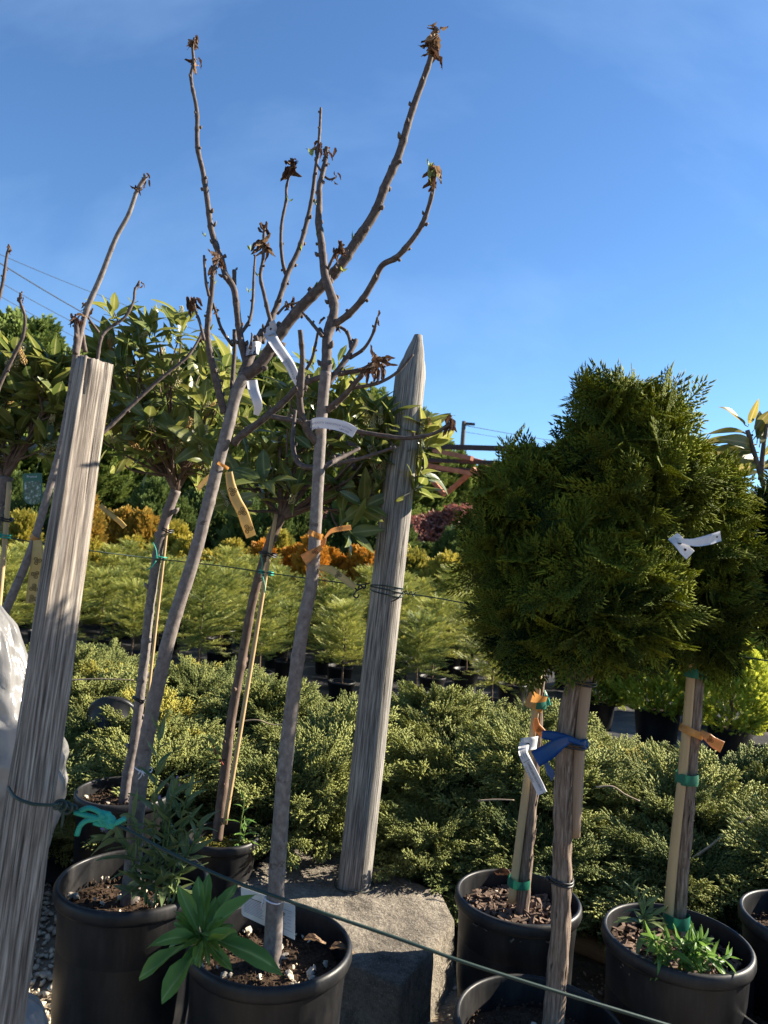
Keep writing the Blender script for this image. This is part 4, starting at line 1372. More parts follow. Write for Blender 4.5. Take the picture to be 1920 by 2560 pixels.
DE = 2.12
pe = P(1295, 2238, DE)
trE = PL([(1306, 2285), (1316, 2150), (1330, 1980), (1340, 1850), (1347, 1740), (1352, 1650)], DE)
axE = up_axis(trE[1], trE[3])
hinoki('narrow hinoki standard with white printed tag, in the bark-mulched pot beside the concrete block', (pe.x, pe.y), pe.z, .168, trE, [.018, .017, .016, .015, .014],
       [blob_px(1312, 1480, 105, 160, DE, inset=40), blob_px(1305, 1360, 85, 115, DE, inset=40)], 800, 52,
       stake=(PL([(1279, 2255), (1300, 2090), (1318, 1950), (1336, 1800), (1348, 1680)], DE - .01), [.0115, .0105]), stake_mat='bamboo',
       tapes=[(P(1297, 2204, DE - .01), axE, .030, .024), (P(1342, 1760, DE - .01), axE, .026, .02)], chips=620, size=(.07, .12))
DF = 1.82
pf = P(1692, 2340, DF)
trF = PL([(1694, 2335), (1702, 2200), (1716, 2030), (1730, 1860), (1740, 1740), (1748, 1640)], DF)
axF = up_axis(trF[1], trF[3])
hinoki('hinoki standard tied with green tape to a bamboo cane, in the pot of sprouting weeds', (pf.x, pf.y), pf.z, .166, trF, [.0175, .017, .0165, .0165, .016],
       [blob_px(1735, 1450, 115, 200, DF, inset=46), blob_px(1750, 1310, 98, 135, DF, inset=46), blob_px(1705, 1195, 72, 65, DF, inset=46), blob_px(1770, 1560, 85, 95, DF, inset=46)], 1800, 53,
       stake=(PL([(1668, 2330), (1680, 2180), (1700, 1990), (1716, 1830), (1728, 1680), (1734, 1620)], DF - .012), [.0115, .0105]), stake_mat='bamboo',
       tapes=[(P(1738, 1682, DF - .005), axF, .025, .024), (P(1716, 1945, DF - .005), axF, .026, .026), (P(1690, 2298, DF - .01), axF, .030, .03)], chips=330, size=(.06, .11))
DG = 1.95
pg = P(2035, 2300, DG)
hinoki('hinoki standard outermost behind the big-leaved plant', (pg.x, pg.y), pg.z, .17, PL([(2030, 2330), (2040, 2000), (2050, 1700), (2050, 1600)], DG), [.0175, .017, .016],
       [blob_px(1995, 1400, 140, 190, DG, inset=46), blob_px(1975, 1335, 100, 105, DG, inset=46)], 900, 54, size=(.08, .13))
# a neighbouring empty pot whose edge shows by the pole
pe2 = PZ(2010, 2520, .36)
ep = thing('plant_pot', (pe2.x, pe2.y, 0), 'empty black pot beside the debarked pole', 'pot')
pot(ep, (pe2.x, pe2.y), .36, .17, soil='soil', drop=.1, seed=90)

# big-leaved plant behind the conifers
DQ = 2.1
def bigleaf():
    base = P(2040, 1900, DQ + .12); base.z = 0
    root = thing('bigleaf_shrub', base, 'tall shrub with long ageing yellow-green leaves behind the hinoki standards', 'shrub')
    pot(root, (base.x, base.y), .34, .15, seed=91)
    mb = MB(); mb.tube([Vector((base.x, base.y, .28)), P(2025, 1700, DQ + .1), P(1975, 1400, DQ + .05), P(1925, 1260, DQ), P(1902, 1190, DQ), P(1882, 1120, DQ), P(1868, 1075, DQ)], [.013, .012, .010, .008, .006], 9, step=.02, nodes=.05); 
    mb.tube([P(1902, 1200, DQ), P(1908, 1120, DQ), P(1918, 1060, DQ)], [.008, .006, .005], 8, step=.02)
    mb.build('stem', 'bark_brown', root)
    q = np.random.default_rng(5)
    lv = [((1878, 1110), (1770, 1082)), ((1872, 1090), (1808, 1050)), ((1862, 1062), (1812, 1008)), ((1872, 1060), (1892, 1012)), ((1884, 1130), (1795, 1108)), ((1888, 1145), (1820, 1142)), ((1880, 1115), (1838, 1090)),
          ((1900, 1165), (1812, 1170)), ((1890, 1090), (1945, 1010)), ((1885, 1075), (1925, 1020)), ((1900, 1110), (1925, 1040)), ((1908, 1180), (1830, 1185)), ((1910, 1140), (1960, 1080)), ((1905, 1170), (1960, 1130)), ((1893, 1100), (1905, 1025))]
    for i, (a, b) in enumerate(lv):
        A = P(*a, DQ + q.uniform(-.02, .03)); B = P(*b, DQ + q.uniform(-.08, .04))
        d = B - A
        place(LOQUAT[i % 3], 'leaf', root, A, d, Vector((0, -1, .45)) + Vector(q.normal(size=3) * .3), d.length * 1.05)
bigleaf()

# ------------------------------------------------------------------ rows of nursery plants
def small_pot_mesh(Rr, H, name='pot'):
    mb = MB()
    mb.lathe([(Rr * .8, 0), (Rr * .97, H - .025), (Rr * 1.03, H - .024), (Rr * 1.04, H - .004), (Rr, H), (Rr * .94, H - .003), (Rr * .9, H - .04)], (0, 0, 0), 24)
    me = mb.mesh(name); me.materials.append(MATS['black_plastic'])
    mb = MB(); mb.lathe([(.001, H - .033), (Rr * .5, H - .03), (Rr * .925, H - .036)], (0, 0, 0), 20)
    so = mb.mesh('soil'); so.materials.append(MATS['soil'])
    return me, so
POTS = {k: small_pot_mesh(*k) for k in ((.13, .22), (.12, .20), (.16, .26))}
def plant_proto(arr, mat, wood, wood_mat_, potk):
    me = npmesh('foliage', *arr); me.materials.append(MATS[mat])
    wm = wood.mesh('stem'); wm.materials.append(MATS[wood_mat_])
    return dict(foliage=me, stem=wm, pot=POTS[potk][0] if potk else None, soil=POTS[potk][1] if potk else None)
def plant(name, label, cat, group, pr, x, y, s=1.0, rz=0.0, z=.02, parts=True):
    o = thing(name, (x, y, z), label, cat, group)
    o.rotation_euler = (0, 0, rz)
    o.scale = (s, s, s)
    for k in ('pot', 'soil', 'stem', 'foliage'):
        if pr[k] is None: continue
        c = bpy.data.objects.new(k, pr[k]); link(c, o)
        if k == 'foliage': c['kind'] = 'stuff'
    return o
def proto_juniper(seed, rad=.42, lift=.30, nb=46):
    q = np.random.default_rng(seed)
    pos, D, U, sc, ti = [], [], [], [], []
    wood = MB()
    for i in range(nb):
        a = q.uniform(0, 6.283); el = R(q.uniform(8, 62)) if i > 8 else R(q.uniform(55, 85))
        L = rad * q.uniform(.55, 1.15) * (1.0 if el < .9 else .85)
        o = np.array([0, 0, .20])
        dh = np.array([math.cos(a), math.sin(a), 0])
        pts = []
        for t in np.linspace(0, 1, 7):
            r = L * t * math.cos(el * (1 - .25 * t)); h = lift * math.sin(el) * 1.25 * t - .09 * t * t * math.cos(el) * (L / .4)
            pts.append(o + dh * r + np.array([0, 0, h]) + np.cross(dh, [0, 0, 1]) * .05 * math.sin(t * 3 + i) * t)
        wood.tube(pts, [.006, .0035, .0016], 4, step=.05)
        pts = np.array(pts)
        tt = q.uniform(-.2, .3)
        for k in range(11):
            t = .22 + .78 * (k / 10); f = t * 6; j = min(5, int(f)); p = pts[j] + (pts[j + 1] - pts[j]) * (f - j)
            d = unit(pts[j + 1] - pts[j])
            sd = np.cross(d, [0, 0, 1.0]) * (1 if k % 2 else -1)
            dd = unit(d * .8 + sd * q.uniform(.15, .8) * (1 if k < 10 else .1) + np.array([0, 0, q.uniform(.0, .55)]))
            pos.append(p); D.append(dd); U.append(unit(q.normal(size=3) * .5 + [0, 0, 1])); sc.append(q.uniform(.10, .18)); ti.append(tt + .25 * t + q.uniform(-.15, .1))
    pos, D, U, sc, ti = map(np.array, (pos, D, U, sc, ti))
    return joinarr([bake(JSPRAY[k], pos[k::2], D[k::2], U[k::2], sc[k::2], ti[k::2]) for k in (0, 1)]), wood
JUN = []
for s, rad, lift, nb in ((61, .42, .15, 46), (62, .46, .11, 48), (63, .38, .19, 42)):
    arr, wood = proto_juniper(s, rad, lift, nb)
    JUN.append((arr, wood))
JP = [plant_proto(a, 'juniper_foliage', w, 'twig_pale', (.13, .22)) for a, w in JUN]
JG = [dict(JP[k], foliage=None) for k in range(3)]
for k in range(3):
    me = JP[k]['foliage'].copy(); me.materials.clear(); me.materials.append(MATS['golden_juniper_foliage']); JG[k]['foliage'] = me

q = np.random.default_rng(101)
GR = R(-14)                      # the rows run slightly towards the camera on the right
def grid(u, v, ox=0.0, oy=0.0):
    return ox + u * math.cos(GR) - v * math.sin(GR), oy + u * math.sin(GR) + v * math.cos(GR)
jun = []
for row, (v, u0, u1) in enumerate(((0.0, -.95, 2.2), (.50, -1.35, 2.6), (1.0, -1.9, 2.5), (1.5, -2.6, 1.25), (1.95, -3.0, -1.3))):
    u = u0 + q.uniform(0, .2)
    while u < u1:
        x, y = grid(u, v, 0, 2.98)
        # keep clear of the block, the laurel pots and the standards' pots
        if not ((-.95 < x < .42 and y < 2.86) or math.hypot(x - c3.x, y - c3.y) < .36 or math.hypot(x - c2.x, y - c2.y) < .30 or y < 2.5 or (x > 0.05 and y < 2.55)):
            jun.append((x + q.normal() * .03, y + q.normal() * .03))
        u += q.uniform(.44, .54)
for i, (x, y) in enumerate(jun):
    gold = (i * 7 + 3) % 9 == 0 or (abs(x - 1.35) < .25 and 3.3 < y < 3.9)
    k = int(q.integers(3))
    if gold:
        plant('golden_juniper', 'yellow-tinged spreading juniper potted among the green junipers', 'shrub', 'golden junipers in the low bed', JG[k], x, y, q.uniform(.85, 1.0), q.uniform(0, 6.28))
    else:
        plant('juniper', 'spreading green juniper potted in the low bed behind the posts', 'shrub', 'green junipers in the low bed', JP[k], x, y, q.uniform(.88, 1.12), q.uniform(0, 6.28))
# junipers by the gravel behind the square post
for (px, d) in ((205, 3.9), (330, 3.75), (175, 3.15), (440, 3.6), (470, 3.05)):
    plant('juniper', 'spreading green juniper potted in the low bed behind the posts', 'shrub', 'green junipers in the low bed', JP[px % 3], (px - 960) / FPX * d, d, .9, px)

def proto_fir(seed, H=.95, whorls=8, wid=.33):
    q = np.random.default_rng(seed)
    wood = MB(); wood.tube([(0, 0, .15), (q.normal() * .015, q.normal() * .015, .5), (0, 0, H)], [.011, .008, .002], 6, step=.1)
    pos, D, U, sc, ti = [], [], [], [], []
    nb = whorls * 9
    for b in range(nb):
        t = (b + q.uniform(-2.5, 2.5)) / nb; t = min(1, max(0, t)); z = .36 + (H - .42) * t
        a = b * 2.4 + q.normal() * .35
        Lb = (wid * (1 - .72 * t ** 1.2) + .04) * q.uniform(.55, 1.2)
        d = np.array([math.cos(a), math.sin(a), .18 + .5 * t + q.normal() * .16])
        tt = q.uniform(-.25, .4)
        n = max(2, int(Lb / .055))
        for k in range(n):
            p = np.array([0, 0, z]) + d * Lb * (k + .3) / n * .85 + np.array([0, 0, -.06 * ((k + .3) / n) ** 2])
            pos.append(p); D.append(unit(d + q.normal(size=3) * .12)); U.append([0, 0, 1]); sc.append(.12); ti.append(tt - .1)
            for sd in (-1, 1):
                s2 = np.array([-math.sin(a), math.cos(a), 0]) * sd
                dd = unit(d * .7 + s2 * q.uniform(.5, 1.0) + [0, 0, q.uniform(-.15, .4)])
                pos.append(p); D.append(dd); U.append(unit(np.array([0, 0, 1]) + q.normal(size=3) * .45)); sc.append(q.uniform(.07, .13) * (1.2 - .4 * k / n)); ti.append(tt + .25 * k / n + q.uniform(-.05, .2))
    for _ in range(5):
        pos.append([0, 0, H - .10]); D.append(unit(np.array([q.normal() * .25, q.normal() * .25, 1]))); U.append(q.normal(size=3)); sc.append(.12); ti.append(.3)
    pos, D, U, sc, ti = map(np.array, (pos, D, U, sc, ti))
    return joinarr([bake(NTWIG[k], pos[k::2], D[k::2], U[k::2], sc[k::2], ti[k::2]) for k in (0, 1)]), wood
FIR = []
for s, H, w, wid in ((71, .98, 8, .36), (72, .85, 7, .34), (73, 1.10, 9, .36)):
    arr, wood = proto_fir(s, H, w, wid)
    FIR.append(plant_proto(arr, 'fir_foliage', wood, 'twig', (.13, .22)))
q = np.random.default_rng(202)
for v in (0, .75, 1.45, 2.1, 2.75, 3.4):
    u = -5.2 + q.uniform(0, .3)
    while u < 1.25 + .35 * v * 0:
        x, y = grid(u, v, 0, 6.15)
        if abs(x) < .62 * y:
            plant('young_fir', 'small potted fir in the rows on black ground cloth', 'conifer', 'young firs in rows', FIR[int(q.integers(3))], x + q.normal() * .06, y + q.normal() * .06, q.uniform(.85, 1.1), q.uniform(0, 6.28))
        u += q.uniform(.58, .76)

def proto_cone(seed, H, Rm, n, proto, size, z0=.2, shape=1.0, upward=1.0, egg=.35):
    q = np.random.default_rng(seed)
    t = q.random(n) ** .8
    prof = np.where(t < egg, .55 + .45 * np.sin(t / egg * math.pi / 2), np.cos((t - egg) / (1 - egg) * math.pi / 2) ** shape)
    a = q.uniform(0, 6.283, n)
    lump = 1 + .22 * np.array([mnoise.noise(Vector((math.cos(x) * 1.5, math.sin(x) * 1.5, y * 4 + seed))) for x, y in zip(a, t)])
    rr = Rm * prof * lump * q.uniform(.62, 1.0, n)
    pos = np.stack([np.cos(a) * rr, np.sin(a) * rr, z0 + t * (H - z0 - size[0] * .6)], 1)
    out = np.stack([np.cos(a), np.sin(a), 0 * a], 1)
    D = unit(out * (1.0 - .3 * t[:, None]) + np.array([0, 0, 1.0]) * upward * (.4 + t[:, None]) + q.normal(size=(n, 3)) * .3)
    U = unit(q.normal(size=(n, 3)))
    sc = q.uniform(*size, n)
    ti = q.uniform(-.15, .15, n) + .35 * (lump - 1) / .22 * .5 + .2 * t
    wood = MB(); wood.tube([(0, 0, .1), (0, 0, H * .8)], [.02 * H + .004, .003], 6, step=.2)
    pr = [proto[k % 2] for k in range(2)]
    return joinarr([bake(pr[k], pos[k::2], D[k::2], U[k::2], sc[k::2], ti[k::2]) for k in (0, 1)]), wood
# dwarf spruces, bright green, right of the firs
SPR = [plant_proto(a, 'spruce_foliage', w, 'twig', (.16, .26)) for a, w in (proto_cone(81, .86, .27, 2600, STWIG, (.05, .085), .22, .8), proto_cone(82, .74, .28, 2600, STWIG, (.05, .085), .22, .8))]
for (px, py, d, k, s) in ((1822, 1893, 5.35, 0, 1.0), (1640, 1850, 5.7, 1, 1.1), (1905, 1790, 6.6, 0, 1.0), (1490, 1820, 6.1, 1, .9), (1760, 1770, 6.9, 0, .95), (1980, 1850, 5.9, 1, 1.0), (1560, 1730, 7.6, 0, 1.0), (1900, 1700, 8.2, 1, 1.05), (1680, 1690, 8.4, 0, 1.05), (1420, 1700, 8.0, 1, 1.0), (1330, 1660, 8.8, 0, 1.0)):
    p = P(px, py, d)
    plant('dwarf_spruce', 'dense bright green dwarf spruce potted on black ground cloth', 'conifer', 'dwarf spruces beyond the hinoki pots', SPR[k], p.x, p.y, s, px)
# columnar golden thujas
THU = [plant_proto(a, 'orange_thuja_foliage', w, 'twig', (.16, .26)) for a, w in (proto_cone(83, 1.28, .17, 520, LSPRAY, (.12, .2), .22, .8), proto_cone(84, 1.18, .19, 520, LSPRAY, (.12, .2), .22, .8))]
AMB = []
for p_ in THU:
    me = p_['foliage'].copy(); me.materials.clear(); me.materials.append(MATS['amber_thuja_foliage']); AMB.append(dict(p_, foliage=me))
YEL = [plant_proto(a, 'yellow_conifer_foliage', w, 'twig', (.16, .26)) for a, w in (proto_cone(85, 1.15, .30, 620, LSPRAY, (.14, .24), .22, .7), proto_cone(86, 1.3, .26, 620, LSPRAY, (.14, .24), .22, .7))]
DRK = [plant_proto(a, 'dark_conifer_foliage', w, 'twig', (.16, .26)) for a, w in (proto_cone(87, 2.05, .42, 900, LSPRAY, (.18, .32), .3, 1.0), proto_cone(88, 1.8, .45, 900, LSPRAY, (.18, .32), .3, 1.0))]
q = np.random.default_rng(303)
for px in (665, 735, 760, 790, 835, 880, 905, 930):
    d = 10.6 + q.uniform(-.3, .6); x = (px - 960) / FPX * d
    plant('orange_thuja', 'orange-gold columnar thuja standing behind the young firs', 'conifer', 'orange thujas behind the firs', THU[int(q.integers(2))], x, d, q.uniform(.9, 1.08), q.uniform(0, 6))
for px in (215, 262, 318, 362):
    d = 11.2 + q.uniform(-.3, .6); x = (px - 960) / FPX * d
    plant('amber_thuja', 'tall amber thuja seen past the lit side of the square post', 'conifer', 'amber thujas past the square post', AMB[int(q.integers(2))], x, d, q.uniform(1.2, 1.4), q.uniform(0, 6))
for px in (60, 130, 180, 240, 300, 340, 400, 440, 480, 540, 590, 640, 700, 980, 1040, 1090, 1130, 1180, 1230, 1290, 1340):
    d = 10.9 + q.uniform(-.9, 1.3); x = (px - 960) / FPX * d
    plant('yellow_conifer', 'yellow-green bushy conifer in the bed behind the firs', 'conifer', 'yellow conifers behind the firs', YEL[int(q.integers(2))], x, d, q.uniform(.85, 1.12), q.uniform(0, 6))
for px in (380, 440, 500, 560, 620, 690, 750, 810, 880, 940, 1010, 1075, 1140, 1200, 1260, 1330, 1400, 20, 90, 150, 1500, 1580, 1660, 1740, 1820, 1900):
    d = 13.0 + q.uniform(-.6, 1.0); x = (px - 960) / FPX * d
    plant('dark_conifer', 'dark green conical conifer in the tall row before the steel frame', 'conifer', 'dark conifers before the frame', DRK[int(q.integers(2))], x, d, q.uniform(.85, 1.15) * (.78 if 960 < px < 1320 else 1), q.uniform(0, 6))
# red-leaved shrubs
RED = [plant_proto(a, 'red_shrub_leaf', w, 'twig', None) for a, w in (proto_cone(89, 2.35, .75, 900, LCLUS, (.22, .34), .3, .45, .6, .4), proto_cone(90, 2.2, .8, 900, LCLUS, (.22, .34), .3, .45, .6, .4))]
for px in range(860, 1420, 58):
    d = 19.6 + q.uniform(-.3, .5); x = (px - 960) / FPX * d
    plant('red_shrub', 'red-leaved shrub growing under the rusty steel frame', 'shrub', 'red shrubs under the frame', RED[int(q.integers(2))], x, d, q.uniform(.95, 1.1), q.uniform(0, 6), z=0)
# tall cypress hedge
HED = [plant_proto(a, 'hedge_foliage', w, 'twig', None) for a, w in (proto_cone(91, 6.1, 1.45, 1700, LSPRAY, (.55, .95), .2, .75, .8, .3), proto_cone(92, 5.7, 1.5, 1700, LSPRAY, (.55, .95), .2, .75, .8, .3))]
hx = [(-11.0, 14.5), (-9.6, 15.6), (-8.4, 16.6), (-7.1, 17.3), (-6.4, 18.6), (-5.0, 19.6), (-3.6, 21.0), (-2.2, 22.2), (-.8, 23.2), (.7, 24.0), (2.2, 24.8), (3.6, 25.6), (5.0, 26.3), (6.4, 27.0), (7.8, 27.8), (9.3, 28.5), (10.8, 29.2), (12.3, 30.0), (13.9, 30.6), (15.5, 31.4), (17, 32)]
for x, y in hx:
    plant('cypress_tree', 'tall feathery cypress in the hedge along the far boundary', 'tree', 'cypress hedge trees', HED[int(q.integers(2))], x, y, q.uniform(.9, 1.04) * (.9 if x < -5.5 else 1 if x < 1.5 else .86 if x < 3 else .74), q.uniform(0, 6), z=0)

# ------------------------------------------------------------------ rusty steel frame, lamp pole, overhead cables
def beam(mb, a, b, w, h):
    a, b = Vector(a), Vector(b); d = (b - a).normalized()
    s = d.cross(Vector((0, 0, 1))).normalized(); u = s.cross(d)
    V = [p + s * x * w / 2 + u * z * h / 2 for p in (a, b) for x, z in ((-1, -1), (1, -1), (1, 1), (-1, 1))]
    return mb.add(V, [(3, 2, 1, 0), (4, 5, 6, 7), (0, 1, 5, 4), (1, 2, 6, 5), (2, 3, 7, 6), (3, 0, 4, 7)])
def steel_frame():
    ps = P(1122, 1182, 18); base = Vector((ps.x, ps.y, 0))
    root = thing('steel_frame', base, 'rusty open steel frame with posts, braces and roof bars over the red shrubs', 'frame')
    def part(nm, a, b, w=.09, h=.12, m='rust_steel'):
        beam(MB(), a, b, w, h).build(nm, m, root, smooth_=False)
    for px, d in ((1122, 18), (1265, 16.5), (835, 19.5)):
        p = P(px, 1182 + (px - 1122) * .07, d); part('post', (p.x, p.y, 0), p, .13, .13)
    part('brace', P(1118, 1232, 18), P(1188, 1172, 17.4), .08, .10)
    part('brace', P(1112, 1238, 18), P(1072, 1190, 18.3), .08, .10)
    part('brace', P(835, 1215, 19.5), P(880, 1172, 19), .08, .10)
    part('purlin', P(800, 1108, 16.5), P(1480, 1128, 14.2), .08, .10, 'dark_steel')
    part('purlin', P(820, 1140, 18.2), P(1500, 1168, 15.6), .08, .09, 'dark_steel')
    part('purlin', P(830, 1162, 19.6), P(1500, 1190, 16.8), .10, .12, 'dark_steel')
    part('purlin', P(1640, 1150, 14.2), P(1960, 1166, 13.4), .10, .14, 'dark_steel')
    for a, b in (((1062, 1162), (1285, 1204)), ((1085, 1126), (1180, 1146)), ((1185, 1150), (1262, 1170)), ((880, 1150), (1060, 1188))):
        part('rafter', P(*a, 17.2), P(*b, 16.4), .11, .10)
    part('rafter', P(1375, 1118, 14.6), P(1412, 1150, 14.6), .12, .14)
steel_frame()
def lamp_pole():
    t = P(1160, 1053, 46); b = Vector((t.x, t.y, 0))
    root = thing('utility_pole', b, 'distant wooden utility pole carrying a small street lamp', 'pole')
    MB().tube([b, t], [.17, .13], 10, step=1).build('mast', 'utility_wood', root)
    a = P(1162, 1059, 46); e = P(1184, 1061, 46)
    MB().tube([a, e], [.04, .04], 6, step=.3).build('bracket', 'cable', root)
    MB().box(P(1176, 1060, 46), (.55, .22, .14)).build('lamp_head', 'cable', root, smooth_=False)
lamp_pole()
for lab, a, b, r, sag in (('overhead cable running from the street lamp pole', P(1164, 1064, 46), P(1900, 1150, 70), .02, .5), ('second thin overhead cable below the street lamp', P(1164, 1080, 46), P(1900, 1165, 75), .014, .4),
                          ('thick twisted overhead cable crossing above the hedge', P(-60, 620, 24), P(700, 990, 46), .022, .7), ('uppermost thin overhead cable above the hedge', P(-60, 610, 26), P(900, 920, 46), .012, .7),
                          ('thin overhead cable just under the twisted one', P(-60, 670, 24), P(620, 960, 46), .013, .7), ('lowest thin overhead cable above the hedge', P(-60, 705, 24), P(620, 995, 46), .011, .7)):
    a, b = Vector(a), Vector(b)
    pts = [a.lerp(b, t) - Vector((0, 0, sag * 4 * t * (1 - t))) for t in np.linspace(0, 1, 13)]
    mb = MB(); mb.tube(pts, r, 5, step=1.0)
    tag(mb.build('overhead_cable', 'cable'), lab, 'cable')

# ------------------------------------------------------------------ tying wires and ties
def wire(name, label, pts, r, cat='wire', mat='wire_green'):
    mb = MB(); mb.tube(pts, r, 6, step=.02)
    return tag(mb.build(name, mat), label, cat)
opL, opR = on_post(1455), on_post(1475)
wl = [P(-60, 1336, 2.66), P(30, 1346, 2.6), P(120, 1362, 2.55), P(220, 1376, 2.55), P(400, 1398, D2 - .04), P(560, 1416, 2.62), P(668, 1432, D3 - .035), P(800, 1450, 2.5), P(905, 1462, opL.y - .02), Vector(opL) + Vector((-.06, -.02, 0))]
wire('tying_wire', 'thin green wire strung from the round post to the laurel stems', wl, .0021)
wr = [Vector(opR) + Vector((.06, -.02, 0)), P(1060, 1490, 2.48), P(1130, 1502, 2.46), P(1230, 1522, 2.42), P(1400, 1556, 2.3), P(1650, 1606, 2.2), P(1830, 1638, 2.15), P(1960, 1658, 2.1)]
wire('tying_wire', 'thin green wire strung from the round post behind the hinoki crowns', wr, .0021)
pw = thing('wire_binding', opR, 'green wire wound and twisted round the grey round post', 'wire')
for k, (py, dz) in enumerate(((1463, .0), (1470, .0), (1478, .0))):
    c = on_post(py); u = RP_AX.cross(Vector((0, 1, 0))).normalized(); v = RP_AX.cross(u)
    mb = MB(); mb.tube([c + (u * math.cos(a) + v * math.sin(a)) * .0575 + RP_AX * (.006 * math.sin(a + k)) for a in np.linspace(0, 6.2832, 31)], .0021, 6, step=.01); mb.build('turn', 'wire_green', pw)
def twist(parent, a, b, n, r, mat, th):
    a, b = Vector(a), Vector(b); d = (b - a).normalized(); u = d.cross(Vector((0, 1, .2))).normalized(); v = d.cross(u)
    mb = MB(); mb.tube([a.lerp(b, t) + (u * math.cos(t * n * 6.28) + v * math.sin(t * n * 6.28)) * r for t in np.linspace(0, 1, n * 10)], th, 5, step=.004); mb.build('twist', mat, parent)
twist(pw, P(1003, 1480, opR.y - .055), P(1040, 1486, opR.y - .05), 3, .007, 'wire_green', .002)
twist(pw, P(885, 1472, opR.y - .05), P(918, 1463, opR.y - .05), 2, .008, 'black_tie', .003)
mb = MB(); mb.tube(PL([(905, 1470), (890, 1478), (884, 1490), (892, 1495), (898, 1486)], opR.y - .06), .0026, 6, step=.006); mb.build('hook', 'black_tie', pw)
for py0, px0 in ((1484, 1004), (1486, 1000)):
    mb = MB(); mb.tube([P(1006, 1482, opR.y - .06), P(px0 - 8, py0 + 12, opR.y - .075), P(px0 - 22, py0 + 18, opR.y - .07)], .0019, 5, step=.006); mb.build('wire_end', 'wire_green', pw)

low = [P(20, 1968, 1.30), P(42, 1996, 1.245), P(90, 2012, 1.24), P(140, 2012, 1.26), P(165, 2018, 1.31), P(215, 2036, 1.33), P(300, 2066, 1.33), P(420, 2130, 1.33), P(560, 2194, 1.33), P(700, 2245, 1.33), P(860, 2300, 1.32), P(1000, 2348, 1.31), P(1150, 2402, 1.30), P(1350, 2466, 1.30), P(1560, 2530, 1.30), P(1760, 2590, 1.30)]
wire('guard_wire', 'green coated wire stretched low in front of the pots from the square post', low, .0030)
kn = thing('rope_knot', P(250, 2045, 1.33), 'bright teal rope knotted round the low guard wire by the square post', 'rope')
for pts in ([(186, 2030), (215, 2038), (240, 2044), (262, 2050), (285, 2060)], [(200, 2028), (222, 2020), (248, 2030), (262, 2046)], [(192, 2088), (200, 2066), (215, 2052), (238, 2048), (258, 2044)], [(235, 2056), (258, 2062), (285, 2060), (312, 2046)], [(246, 2030), (262, 2034), (268, 2050), (258, 2060), (248, 2048), (258, 2034)], [(266, 2040), (282, 2046), (284, 2062), (272, 2068), (268, 2052)], [(258, 2036), (270, 2034), (276, 2046), (262, 2058)]):
    mb = MB(); mb.tube(PL(pts, 1.322, 1.318), .0047, 8, step=.005); mb.build('strand', 'teal_tie', kn)
kn2 = thing('wire_knot', P(152, 2012, 1.27), 'dark green wire knot on the square post beside the teal rope', 'wire')
twist(kn2, P(140, 2008, 1.27), P(182, 2026, 1.32), 3, .008, 'wire_green', .003)
mb = MB(); mb.tube(PL([(156, 2016), (158, 2040), (154, 2070)], 1.29), .0026, 6, step=.006); mb.build('wire_end', 'wire_green', kn2)
def teal_tie(label, c, ax, r, tails):
    t = thing('stem_tie', c, label, 'tie')
    for k in range(2):
        u = Vector(ax).cross(Vector((0, 1, .01))).normalized(); v = Vector(ax).cross(u)
        mb = MB(); mb.tube([Vector(c) + Vector(ax) * (k * .008) + (u * math.cos(a) + v * math.sin(a)) * r for a in np.linspace(0, 6.2832, 21)], .0026, 6, step=.006); mb.build('loop', 'teal_tie', t)
    for pts in tails:
        mb = MB(); mb.tube(pts, [.0022, .0018], 5, step=.008); mb.build('tail', 'teal_tie', t)
teal_tie('teal tie on the pale laurel stem behind the leaning tree', P(400, 1397, D2), (.12, 0, 1), .022, [PL([(392, 1398), (390, 1375), (382, 1356)], D2 - .03), PL([(390, 1402), (376, 1420), (366, 1424)], D2 - .03)])
teal_tie('teal tie with hanging tail on the brown laurel stem', P(664, 1434, D3), (.14, 0, 1), .026, [PL([(652, 1432), (656, 1410), (652, 1385)], D3 - .04), PL([(655, 1436), (662, 1465), (662, 1482)], D3 - .04)])
teal_tie('teal tie on the cane of the laurel with the picture label', P(4, 1342, D1 - .03), (.1, 0, 1), .026, [])

# ------------------------------------------------------------------ tags, labels and ribbons
wtag = thing('plant_tag', P(1335, 1860, DE - .04), 'white printed paper tag hanging on the narrow hinoki stem', 'tag')
lp = Strip([P(1302, 1862, DE - .015), P(1312, 1861, DE - .035), P(1326, 1859, DE - .04), P(1340, 1857, DE - .03), P(1344, 1856, DE - .01)], .0355, (0.08, 0, 1)); lp.mesh(MB()).build('loop', 'white_paper', wtag)
mb = MB(); lp.put(mb, *bar(.020, .036, -.002, .002), 0, 0, 1, off=-.0012 if np.dot(lp.N[5], CAMV) < 0 else .0008); mb.build('slot_mark', 'ink', wtag, smooth_=False)
s = Strip([P(1311, 1858, DE - .042), P(1308, 1880, DE - .06), P(1318, 1905, DE - .062), P(1334, 1938, DE - .055), P(1348, 1966, DE - .05), P(1356, 1984, DE - .052)], .0275, [(1, .35, .15), (1, .1, .25), (1, .05, .45)])
s.mesh(MB()).build('strip', 'white_paper', wtag)
sg = -1 if np.dot(s.N[len(s.N) // 2], CAMV) < 0 else 1
of = .0009 if sg > 0 else -.0013
for txt, v, size, u0 in (('CHAMAECYPARIS OBTUSA NANA G.', .14, .0066, .058), ('CLT 12 TR 60 1/2 FUSTO', -.28, .0056, .064)):
    xy, f = text_mesh(txt); mb = MB()
    L = np.ptp(xy[:, 0]); k = (s.L[-1] - u0 - .008) / L if v > 0 else (s.L[-1] - u0 - .04) / L
    xy = xy * [k, size / .75]
    s.put(mb, xy, f, u0, v, 1.0, off=of, flip=(sg > 0)); mb.build('printed_line', 'ink', wtag, smooth_=False)
